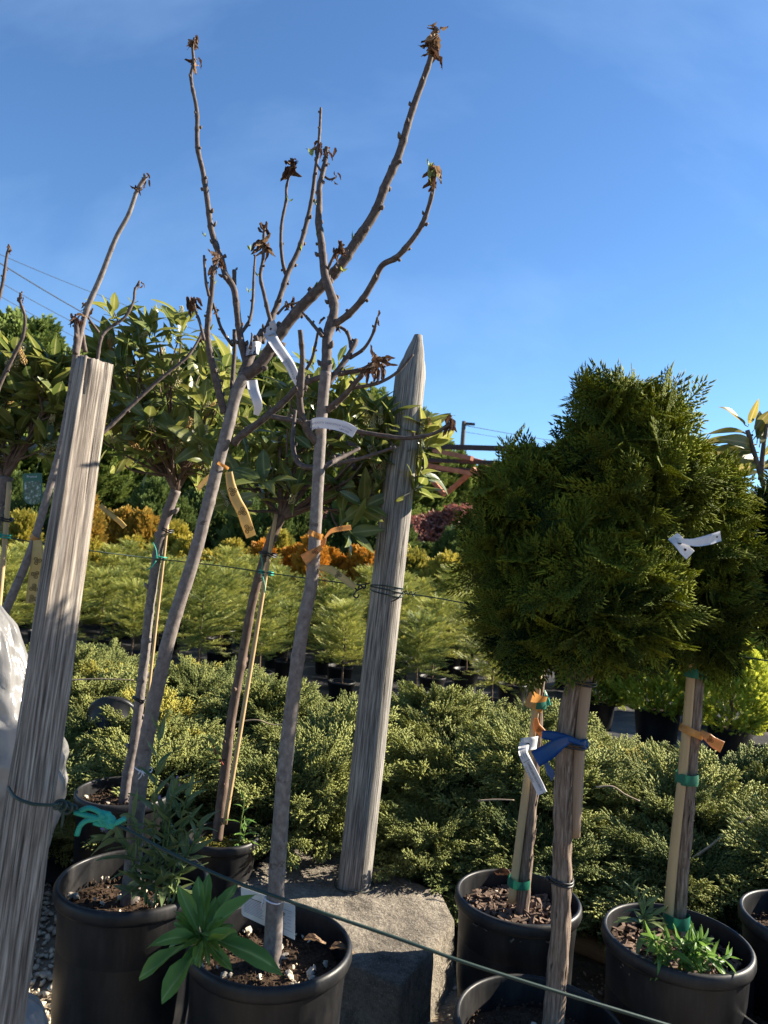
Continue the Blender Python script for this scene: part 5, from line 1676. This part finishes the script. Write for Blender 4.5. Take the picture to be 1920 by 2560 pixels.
for v0 in (-.3, -.05, .2):
    mb = MB(); s.put(mb, *bar(.024, .044, -.0004, .0004), 0, v0, 1, off=of); mb.build('ruled_line', 'ink', wtag, smooth_=False)
mb = MB(); s.put(mb, *bar(.0525, .0535, -.011, .011), 0, 0, 1, off=of); mb.build('ruled_line', 'ink', wtag, smooth_=False)

def white_strip(label, pts, width, wdir, texts=(), holes=(), mat='white_tag', ink='blue_ink', extra=()):
    t = thing('plant_tag', pts[0], label, 'tag')
    st = Strip(pts, width, wdir); st.mesh(MB()).build('strip', mat, t)
    sg = 1 if np.dot(st.N[len(st.N) // 2], CAMV) > 0 else -1
    of = .0009 if sg > 0 else -.0013
    for txt, u0, u1, v, size in texts:
        xy, f = text_mesh(txt); k = (u1 - u0) * st.L[-1] / np.ptp(xy[:, 0])
        mb = MB(); st.put(mb, xy * [k, size / .75], f, u0 * st.L[-1], v, 1, off=of, flip=(sg > 0)); mb.build('writing', ink, t, smooth_=False)
    for u, v, r in holes:
        a = np.linspace(0, 6.2832, 15)[:-1]; mb = MB(); st.put(mb, np.stack([np.cos(a), np.sin(a)], 1), [tuple(range(14))], u * st.L[-1], v, r, off=of); mb.build('punched_hole', 'ink', t, smooth_=False)
    for p2, w2, d2, holes2 in extra:
        s2 = Strip(p2, w2, d2); s2.mesh(MB()).build('strip', mat, t)
        sg2 = 1 if np.dot(s2.N[len(s2.N) // 2], CAMV) > 0 else -1
        for u, v, r in holes2:
            a = np.linspace(0, 6.2832, 15)[:-1]; mb = MB(); s2.put(mb, np.stack([np.cos(a), np.sin(a)], 1), [tuple(range(14))], u * s2.L[-1], v, r, off=.0009 if sg2 > 0 else -.0013); mb.build('punched_hole', 'ink', t, smooth_=False)
    return t
white_strip('long white tag curling down from the fork of the leaning tree', [P(672, 830, DA - .03), P(688, 858, DA - .045), P(706, 884, DA - .05), P(726, 915, DA - .045), P(738, 945, DA - .04), P(744, 972, DA - .035)], [.030, .028, .028, .026, .022, .004], [(1, .2, .5), (1, .4, .3), (1, -.2, .35)], texts=[('MAGNOLIA DENUDATA', .35, .85, .0, .006)],
            extra=[([P(664, 832, DA - .02), P(678, 822, DA - .035), P(692, 815, DA - .03)], .033, (.35, 0, 1), [(.55, 0, .003)])])
white_strip('white tag wrapped round the cut stub of the leaning tree', [P(612, 878, DA + .02), P(628, 872, DA - .018), P(640, 868, DA - .016), P(650, 872, DA + .02)], .030, (.2, 0, 1), texts=[('SW', .4, .7, -.2, .009)], ink='ink',
            extra=[([P(630, 950, DA + .0), P(634, 975, DA - .01), P(642, 1000, DA - .015), P(645, 1020, DA - .01), P(640, 1038, DA)], [.026, .027, .026, .022, .014], (1, .1, -.1), [])])
white_strip('white handwritten tag folded round the trunk of the tree with the care card', [P(777, 1085, DB + .01), P(780, 1062, DB - .02), P(798, 1057, DB - .026), P(830, 1060, DB - .028), P(862, 1068, DB - .028), P(888, 1082, DB - .026)], .025, [(-.2, 0, 1), (.05, 0, 1), (.3, 0, 1)], texts=[('MAGNOLIA DENUDATA YELLOW', .22, .94, .10, .0048), ('CLT 18', .22, .38, -.32, .0045), ('180/200', .72, .9, -.2, .0045)])
white_strip('white two-ended tag with punched holes stuck in the hinoki foliage', [P(1680, 1350, 1.52), P(1705, 1352, 1.50), P(1735, 1356, 1.49), P(1770, 1350, 1.49), P(1802, 1340, 1.50)], [.010, .010, .018, .021, .021], (.25, 0, 1), holes=[(.9, .05, .0022)],
            extra=[([P(1682, 1340, 1.52), P(1700, 1358, 1.505), P(1716, 1378, 1.50), P(1726, 1388, 1.50)], .024, (1, 0, .85), [(.72, 0, .0026), (.4, .0, .004)])], mat='white_paper')
# blue ribbon round the broad hinoki
bl = thing('blue_ribbon', P(1400, 1860, DD - .03), 'dark blue ribbon knotted round the broad hinoki stem and stake', 'ribbon')
for pts, w, wd in (([P(1470, 1858, DD - .03), P(1450, 1856, DD - .035), P(1425, 1848, DD - .035), P(1395, 1842, DD - .03), P(1355, 1836, DD - .02)], [.018, .010, .016, .022, .018], (.1, .3, 1)),
                   ([P(1420, 1850, DD - .038), P(1395, 1862, DD - .045), P(1370, 1880, DD - .048), P(1338, 1898, DD - .045)], [.018, .030, .034, .036], (.5, .2, 1)),
                   ([P(1366, 1895, DD - .03), P(1368, 1915, DD - .032), P(1380, 1940, DD - .03), P(1378, 1952, DD - .03)], [.008, .012, .018, .003], (1, .2, .2)),
                   ([P(1430, 1855, DD - .032), P(1450, 1862, DD - .036), P(1464, 1860, DD - .033), P(1466, 1860, DD - .01)], [.006, .014, .022, .02], (0, .1, 1))):
    Strip(pts, w, wd).mesh(MB()).build('tail', 'blue_ribbon', bl)
# yellow ribbons with spiral prints
ribbon('yellow spiral-print ribbon hanging from the leaning tree by the laurel leaves', [P(572, 1180, DA - .02), P(578, 1215, DA - .03), P(590, 1250, DA - .03), P(606, 1280, DA - .028), P(616, 1310, DA - .03), P(628, 1342, DA - .03)], [.018, .022, .026, .027, .028, .026], [(1, .15, .1), (1, .2, .25), (1, -.1, .35)], logos=((0, .3), (0, .62), (0, .88)), loop=(P(556, 1163, DA), (.25, 0, 1)), loop_r=.0175, loop_w=.008,
       more=[([P(545, 1175, DA + .0), P(520, 1195, DA + .02), P(495, 1222, DA + .03)], [.012, .022, .024], (.3, .2, 1), 'yellow_ribbon')])
ribbon('orange spiral-print ribbon knotted on the tree with the care card', [P(812, 1345, DB - .02), P(806, 1365, DB - .03), P(780, 1385, DB - .03), P(758, 1400, DB - .028)], [.008, .012, .022, .028], [(.6, .2, .8), (.3, .1, 1)], mat='orange_ribbon', logos=((0, .55), (1, .62), (2, .5)), logo_sc=.008, loop=(P(788, 1336, DB), (.1, 0, 1)), loop_r=.0165, loop_w=.013,
       more=[([P(812, 1345, DB - .02), P(828, 1328, DB - .01), P(850, 1322, DB), P(878, 1318, DB + .01)], [.006, .010, .012, .012], (.2, .3, 1), 'orange_ribbon'),
             ([P(798, 1418, DB - .01), P(825, 1424, DB - .015), P(850, 1440, DB - .015), P(870, 1455, DB - .01), P(888, 1468, DB - .01)], [.014, .018, .018, .016, .014], (.4, .3, 1), 'yellow_ribbon')])
ribbon('yellow spiral-print ribbon hanging behind the square post', [P(94, 1350, DL - .03), P(94, 1395, DL - .035), P(88, 1440, DL - .03), P(84, 1475, DL - .03), P(80, 1508, DL - .03)], [.024, .034, .036, .036, .036], [(1, .1, .05), (1, .3, .05)], logos=((0, .33), (0, .55), (0, .76), (0, .93)), logo_sc=.0125, loop=(P(88, 1345, DL), (.4, 0, 1)), loop_r=.0135, loop_w=.014)
ribbon('orange spiral-print ribbon on the narrow hinoki above its white tag', [P(1340, 1795, DE - .03), P(1342, 1815, DE - .035), P(1352, 1828, DE - .035), P(1362, 1838, DE - .035)], [.010, .020, .024, .022], (1, .1, .4), logos=((0, .6),), logo_sc=.009, loop=(P(1340, 1752, DE - .01), (.08, 0, 1)), loop_r=.025, loop_w=.045, mat='orange_ribbon')
ribbon('orange spiral-print ribbon on the green-taped hinoki', [P(1752, 1828, DF - .03), P(1766, 1840, DF - .035), P(1784, 1856, DF - .035), P(1806, 1868, DF - .035)], [.010, .022, .026, .028], (.5, .1, 1), logos=((0, .45),), logo_sc=.009, loop=(P(1728, 1828, DF - .006), (.08, 0, 1)), loop_r=.028, loop_w=.018, mat='orange_ribbon')
ribbon('small yellow ribbon end among the lowest laurel leaves', [P(250, 1262, D2 - .1), P(275, 1285, D2 - .1), P(300, 1305, D2 - .1), P(312, 1318, D2 - .1)], .018, (.6, .2, 1), name='yellow_tag')
tt = thing('teal_tag', P(1362, 1745, DE), 'teal tape end dangling beside the narrow hinoki stem', 'tape')
Strip([P(1360, 1725, DE), P(1362, 1742, DE - .01), P(1368, 1765, DE - .01)], [.008, .024, .022], (1, .1, -.1)).mesh(MB()).build('tail', 'teal_tie', tt)
# green picture label
def picture_label():
    c = P(82, 1222, D1 - .16)
    t = thing('picture_label', c, 'dark green plant label with a tree photograph, rounded ends, in the laurel', 'label')
    Rm = Matrix.Rotation(R(-7), 3, 'Y')
    def plate(w, h, rd, off, nm, mat, cy=0.0, top=.3):
        out = []
        for (cx, cz, a0, rr) in ((w / 2 - rd * top, h / 2 - rd * top, 0, rd * top), (-w / 2 + rd * top, h / 2 - rd * top, 90, rd * top), (-w / 2 + rd, -h / 2 + rd, 180, rd), (w / 2 - rd, -h / 2 + rd, 270, rd)):
            for k in range(6):
                a = R(a0 + k * 18); out.append((cx + math.cos(a) * rr, cz + math.sin(a) * rr))
        n = len(out); V = [c + Rm @ Vector((x, y, z + cy)) for y in (off, off + .0008) for x, z in out]
        MB().add(V, [tuple(range(n))[::-1], tuple(range(n, 2 * n))] + [(i, (i + 1) % n, n + (i + 1) % n, n + i) for i in range(n)]).build(nm, mat, t, smooth_=False)
    plate(.062, .102, .026, 0, 'card', 'label_green')
    plate(.052, .074, .024, -.0012, 'picture', 'label_picture', cy=-.012)
    xy, f = text_mesh('Prunus'); 
    MB().add([c + Rm @ Vector((x * .012 - .018, -.002, z * .012 + .036)) for x, z in xy], f).build('lettering', 'white_paper', t, smooth_=False)
    MB().tube([c + Vector((0, 0, .045)), c + Vector((.005, .02, .10))], .0012, 5).build('string', 'green_stem', t)
m_, t_, b_ = newmat('label_picture')
g_ = t_.nodes.new('ShaderNodeNewGeometry').outputs['Position']
n_ = noise(t_, g_, 95, 5, .6)
c_ = ramp(t_, n_, [(.38, (.015, .03, .02)), (.52, (.05, .09, .05)), (.66, (.32, .40, .40))]).outputs[0]
t_.links.new(c_, b_.inputs['Base Color']); b_.inputs['Roughness'].default_value = .3
picture_label()
# care card behind the trunk of the near tree
def care_card():
    A, B_, C_, D_ = P(602, 2217, DB + .03), P(738, 2264, DB + .02), P(737, 2350, DB + .01), P(604, 2288, DB + .02)
    t = thing('care_card', (A + B_ + C_ + D_) / 4, 'clear white plastic care card with printed lines behind the trunk', 'card')
    Nn = (B_ - A).cross(D_ - A).normalized()
    if Nn.y > 0: Nn = -Nn
    q4 = lambda u, v: (A * (1 - u) + B_ * u) * (1 - v) + (D_ * (1 - u) + C_ * u) * v
    MB().add([q4(*p) - Nn * k for k in (0, .0008) for p in ((0.02, 0), (.98, 0), (1, .03), (1, 1), (0.03, 1), (0, .95), (0, .02))], [tuple(range(7)), tuple(range(7, 14))[::-1]] + [(i, (i + 1) % 7, 7 + (i + 1) % 7, 7 + i) for i in range(7)]).build('card', 'clear_card', t, smooth_=False)
    def ln(u0, v0, u1, v1, th, mat='ink'):
        V = [q4(u0, v0) + Nn * .0008, q4(u1, v1) + Nn * .0008, q4(u1, v1 + th) + Nn * .0008, q4(u0, v0 + th) + Nn * .0008]
        MB().add(V, [(0, 1, 2, 3)]).build('printed_line', mat, t, smooth_=False)
    ln(.05, .27, .42, .27, .025)
    q = np.random.default_rng(3)
    for k in range(10): ln(.05, .33 + k * .052, .42 - q.uniform(0, .05), .33 + k * .052, .016, 'blue_ink')
    ln(.74, .22, .95, .22, .008); ln(.95, .22, .95, .80, .008); ln(.74, .80, .95, .80, .008)
    for k in range(5): ln(.86, .28 + k * .1, .93, .28 + k * .1, .01, 'blue_ink')
    V = []; F = []
    for k in range(26):
        c = q4(.78 + q.normal() * .018, .36 + q.normal() * .05) + Nn * .0009; b = len(V)
        V += [c + Vector((.0012, 0, 0)), c + Vector((0, 0, .0014)), c - Vector((.0012, 0, 0)), c - Vector((0, 0, .0012))]; F.append((b, b + 1, b + 2, b + 3))
    MB().add(V, F).build('printed_tree', 'ink', t, smooth_=False)
    ln(.778, .42, .785, .64, .01); ln(.77, .64, .84, .64, .01); ln(.84, .64, .845, .78, .01)
    MB().tube([q4(.78, .42) + Nn * .001, q4(.78, .62) + Nn * .001], .0006, 4).build('printed_tree', 'ink', t)
care_card()
st_ = thing('white_string', P(684, 2246, DB), 'white string tied round the trunk above the care card', 'string')
ring_tie(P(684, 2247, DB), (.05, 0, 1), .0208, .0018, 'white_string', st_, 'loop', 1, False)
MB().tube(PL([(658, 2250), (654, 2262), (652, 2272)], DB - .005), .0016, 5).build('tail', 'white_string', st_)
st2 = thing('white_string', P(358, 1922, DA), 'white string knotted low on the trunk in the tall pot', 'string')
ring_tie(P(358, 1922, DA), (.2, 0, 1), .0212, .0018, 'white_string', st2, 'loop', 1, False)
for pts in ([(358, 1926), (352, 1942), (346, 1948)], [(356, 1926), (360, 1940)], [(352, 1925), (346, 1935)]):
    MB().tube(PL(pts, DA - .024), .0016, 5).build('tail', 'white_string', st2)

# ------------------------------------------------------------------ plastic-wrapped bundle and bag
def bag(label, px_profile, d, depth_k=.8, seed=0, cx=-60):
    q = np.random.default_rng(seed)
    rows = []
    ys = [p[0] for p in px_profile]; xs = [p[1] for p in px_profile]
    base = P(cx, ys[-1], d)
    root = thing('plastic_bag', (base.x, base.y, 0), label, 'bag')
    n, seg = 90, 110; V = []; F = []
    for i in range(n + 1):
        py = ys[0] + (ys[-1] - ys[0]) * i / n
        c = P(cx, py, d); e = P(float(np.interp(py, ys, xs)), py, d)
        r = max(.004, (e - c).length)
        for j in range(seg):
            a = j / seg * 6.2832
            pl = .05 * math.sin(a * 9 + 3 * mnoise.noise(Vector((a, c.z * 3, seed)))) * (.4 + .6 * i / n) + .16 * mnoise.noise(Vector((math.cos(a) * 2.2, math.sin(a) * 2.2, c.z * 7 + seed))) + .10 * mnoise.noise(Vector((math.cos(a) * 7, math.sin(a) * 7, c.z * 22)))
            rr = r * (1 + pl)
            V.append((c.x + rr * math.cos(a), c.y + rr * depth_k * math.sin(a), max(.003, c.z)))
    for i in range(n):
        for j in range(seg):
            k = (j + 1) % seg
            F.append((i * seg + j, (i + 1) * seg + j, (i + 1) * seg + k, i * seg + k))
    F.append(tuple(range(seg)))
    MB().add(V, F).build('film', 'milky_plastic', root)
    return root
bag('milky plastic film wrapped round a tall bundle behind the square post', [(1480, -50), (1500, -10), (1560, 32), (1640, 62), (1720, 88), (1800, 122), (1880, 152), (1960, 148), (2060, 110), (2250, 60), (2480, 40)], 1.85, seed=2)
bag('milky plastic bag bulging low on the gravel beside the square post', [(2478, 15), (2490, 55), (2520, 92), (2560, 112), (2640, 122), (2760, 118), (2800, 110)], 1.38, seed=5, cx=0)

# ------------------------------------------------------------------ debarked pole lying behind the pots, tipped pots
pA, pB = PZ(1440, 2352, .05), PZ(1960, 2560, .05)
mb = MB(); mb.tube([pA + (pA - pB) * .1, pA.lerp(pB, .5), pB], [.035, .036, .037], 14, step=.03, rough=.03); tag(mb.build('fallen_pole', 'debarked_pole'), 'debarked wooden pole lying on the ground behind the hinoki pots', 'pole')
def tipped_pot(label, c, d, Rr=.12, H=.2):
    root = thing('tipped_pot', c, label, 'pot')
    me = POTS[(.12, .20)][0]
    place(me, 'pot', root, Vector(c), np.cross(np.array(list(d)), [.3, .2, 1]), d, 1.0)
    return root
tipped_pot('empty black pot tipped over among the junipers by the pale laurel stem', P(262, 1862, 3.55), (-.15, .85, .5))

# ------------------------------------------------------------------ weeds and sprouts
def weed(name, label, base, stems, meshes, mat, lsize, seed, per=9, flower=False, spread=1.0, cat='weed', t0=.12):
    q = np.random.default_rng(seed)
    root = thing(name, base, label, cat)
    for k, st in enumerate(stems):
        c, _ = smooth(st, .1, .01)
        mb = MB(); mb.tube(st, [.0032, .0024, .0012], 6, step=.012); so = mb.build('stem', mat, root)
        for i in range(per):
            t = t0 + (1 - t0) * i / (per - 1); j = min(len(c) - 2, int(t * (len(c) - 1)))
            d = unit(c[j + 1] - c[j]); a = i * 2.2 + q.uniform(-.4, .4) + k
            u = unit(np.cross(d, [.2, .9, .3])); v = np.cross(d, u)
            dd = unit((u * math.cos(a) + v * math.sin(a)) * spread * (1.1 - .6 * t) + d * (.35 + .6 * t) + [0, 0, -.1])
            place(meshes[int(q.integers(len(meshes)))], 'leaf', root, c[j], dd, d + q.normal(size=3) * .2, lsize * q.uniform(.7, 1.1) * (1 - .35 * t))
        if flower and k % 2 == 0:
            for _ in range(3):
                place(DRYP, 'petal', root, c[-1] + q.normal(size=3) * .012, q.normal(size=3) * .5 + [0, 0, 1], q.normal(size=3), .012)
    return root
DRYP = leaf_mesh('petal', 'purple_petal', .28, .2, .2, .02, rows=4, base=.9)
zA = pa.z - .06
WA = lambda px, py, d=DA - .08: P(px, py, d)
weed('willowherb', 'tall grey-green willowherb weed growing in the tall pot', P(400, 2240, DA - .08),
     [[P(365, 2262, DA - .1), WA(352, 2150), WA(330, 2040), WA(290, 2075)], [P(392, 2258, DA - .1), WA(385, 2080), WA(392, 1930), WA(400, 1810)], [P(405, 2255, DA - .1), WA(420, 2100), WA(430, 1990), WA(440, 1950)],
      [P(420, 2262, DA - .1), WA(440, 2140), WA(455, 2040), WA(470, 1985)], [P(385, 2268, DA - .11), WA(400, 2160), WA(412, 2080), WA(405, 2010)], [P(430, 2262, DA - .1), WA(452, 2180), WA(490, 2090), WA(500, 2060)], [P(375, 2265, DA - .1), WA(345, 2190), WA(310, 2110), WA(262, 2090)]],
     LANCE, 'green_stem', .092, 7, per=19, flower=True)
def rosette():
    c = P(507, 2345, DB - .20)
    root = thing('rosette_weed', c, 'fresh green broad-leaved weed spilling over the rim of the care-card pot', 'weed')
    q = np.random.default_rng(9)
    tipsp = [(365, 2432), (418, 2500), (445, 2300), (455, 2240), (488, 2205), (505, 2215), (600, 2248), (590, 2222), (635, 2392), (560, 2420), (455, 2430), (430, 2335), (540, 2330), (520, 2300), (470, 2380), (485, 2400), (580, 2345), (470, 2285), (545, 2262)]
    for i, (x, y) in enumerate(tipsp):
        a = P(507 + q.normal() * 6, 2345 + q.normal() * 8, DB - .2); b = P(x, y, DB - .2 + (q.uniform(-.10, -.02) if y > 2330 else q.uniform(-.03, .06)))
        d = b - a
        place(ROSETTE[i % 3], 'leaf', root, a, d + Vector((0, 0, .2 * d.length)), Vector((0, -.6, 1)) + Vector(q.normal(size=3) * .2), d.length * 1.08)
    for i in range(26):
        d = Vector(q.normal(size=3)); d.z = d.z * .7 + .35; d.y -= .3
        place(ROSETTE[i % 3], 'leaf', root, c, d, Vector((0, -.4, 1)), q.uniform(.025, .075))
    mb = MB(); mb.tube([P(512, 2375, DB - .12), c], [.006, .005], 6, step=.01); mb.build('stem', 'green_stem', root)
rosette()
weed('pot_weed', 'small upright green weed in the mossy laurel pot', P(602, 2110, D3 - .03), [PL([(600, 2112), (602, 2060), (610, 2010), (608, 1992)], D3 - .03), PL([(604, 2112), (610, 2085), (616, 2060)], D3 - .04)], FRESH, 'green_stem', .062, 12, per=9)
weed('stem_sprout', 'yellow-green leafy sprout on the brown laurel stem', P(556, 1912, D3 - .02), [PL([(558, 1912), (545, 1892), (535, 1870), (522, 1845)], D3 - .02)], BUDS, 'red_bark', .05, 13, per=7, cat='sprout')
zF = pf.z
qf = np.random.default_rng(15)
for lab, xy, n, sz in (('grey-green upright weed at the rim of the green-taped pot', (1620, 2310), 3, .07), ('low leafy weed carpet in the green-taped pot', (1700, 2390), 15, .062)):
    stems = []
    for k in range(n):
        if n == 3:
            b = P(1610 + 12 * k, 2330 + 10 * k, DF - .03); stems.append([b, b + Vector((-.01 - .01 * k, -.01, .05)), b + Vector((-.035 + .03 * k, 0, .11 - .02 * k))])
        else:
            b = P(qf.uniform(1620, 1800), qf.uniform(2375, 2425), DF - .10); stems.append([b, b + Vector((qf.normal() * .012, -.01, .025)), b + Vector((qf.normal() * .03, -.02, .045))])
    weed('pot_weed', lab, P(*xy, DF - .06), stems, FRESH if n > 3 else LANCE, 'green_stem', sz, 16 + n, per=7 if n > 3 else 8, t0=.2)
# dead wood showing among the junipers
for lab, pts in (('forked pale dead juniper branch rising beside the green-taped stem', [[(1728, 2150), (1765, 2122), (1800, 2095), (1850, 2058), (1880, 2040)], [(1800, 2095), (1830, 2090), (1850, 2096)]]),
                 ('thin pale dead twig lying across the junipers by the flaking stem', [[(1490, 1968), (1530, 1966), (1560, 1985), (1600, 2002)]]),
                 ('bare straight twig poking from the junipers left of the white tag', [[(1195, 2002), (1240, 1999), (1285, 2000)]]),
                 ('bleached twig arching over the junipers behind the brown laurel stem', [[(590, 1806), (640, 1800), (690, 1812), (740, 1800)]]),
                 ('pale bare twig reaching across the junipers to the pale laurel stem', [[(180, 1700), (250, 1697), (335, 1700)]])):
    t_ = thing('dead_twig', P(*pts[0][0], 2.75), lab, 'twig')
    for k_, p_ in enumerate(pts):
        mb = MB(); mb.tube(PL(p_, 2.72 if pts[0][0][0] > 1000 else 3.2), [.006 if len(pts) > 1 else .0035, .0022], 6, step=.012, wob=.003, rough=.12, seed=k_); mb.build('branch', 'twig_pale', t_)
# fallen red leaf on the mulch, brown leaf in the near pot
for lab, p, me, s in (('dry red leaf lying on the bark mulch', P(1240, 2185, DE + .06), DRY[0], .075), ('curled orange-brown leaf on the soil of the care-card pot', P(830, 2370, DB + .02), DRY[2], .05), ('narrow tan dead leaf on the soil by the care card', P(765, 2348, DB + .02), DRY[2], .045)):
    o = thing('fallen_leaf', p, lab, 'leaf'); place(me, 'blade', o, p, (1, .1, .1), (0, -.3, 1), s)
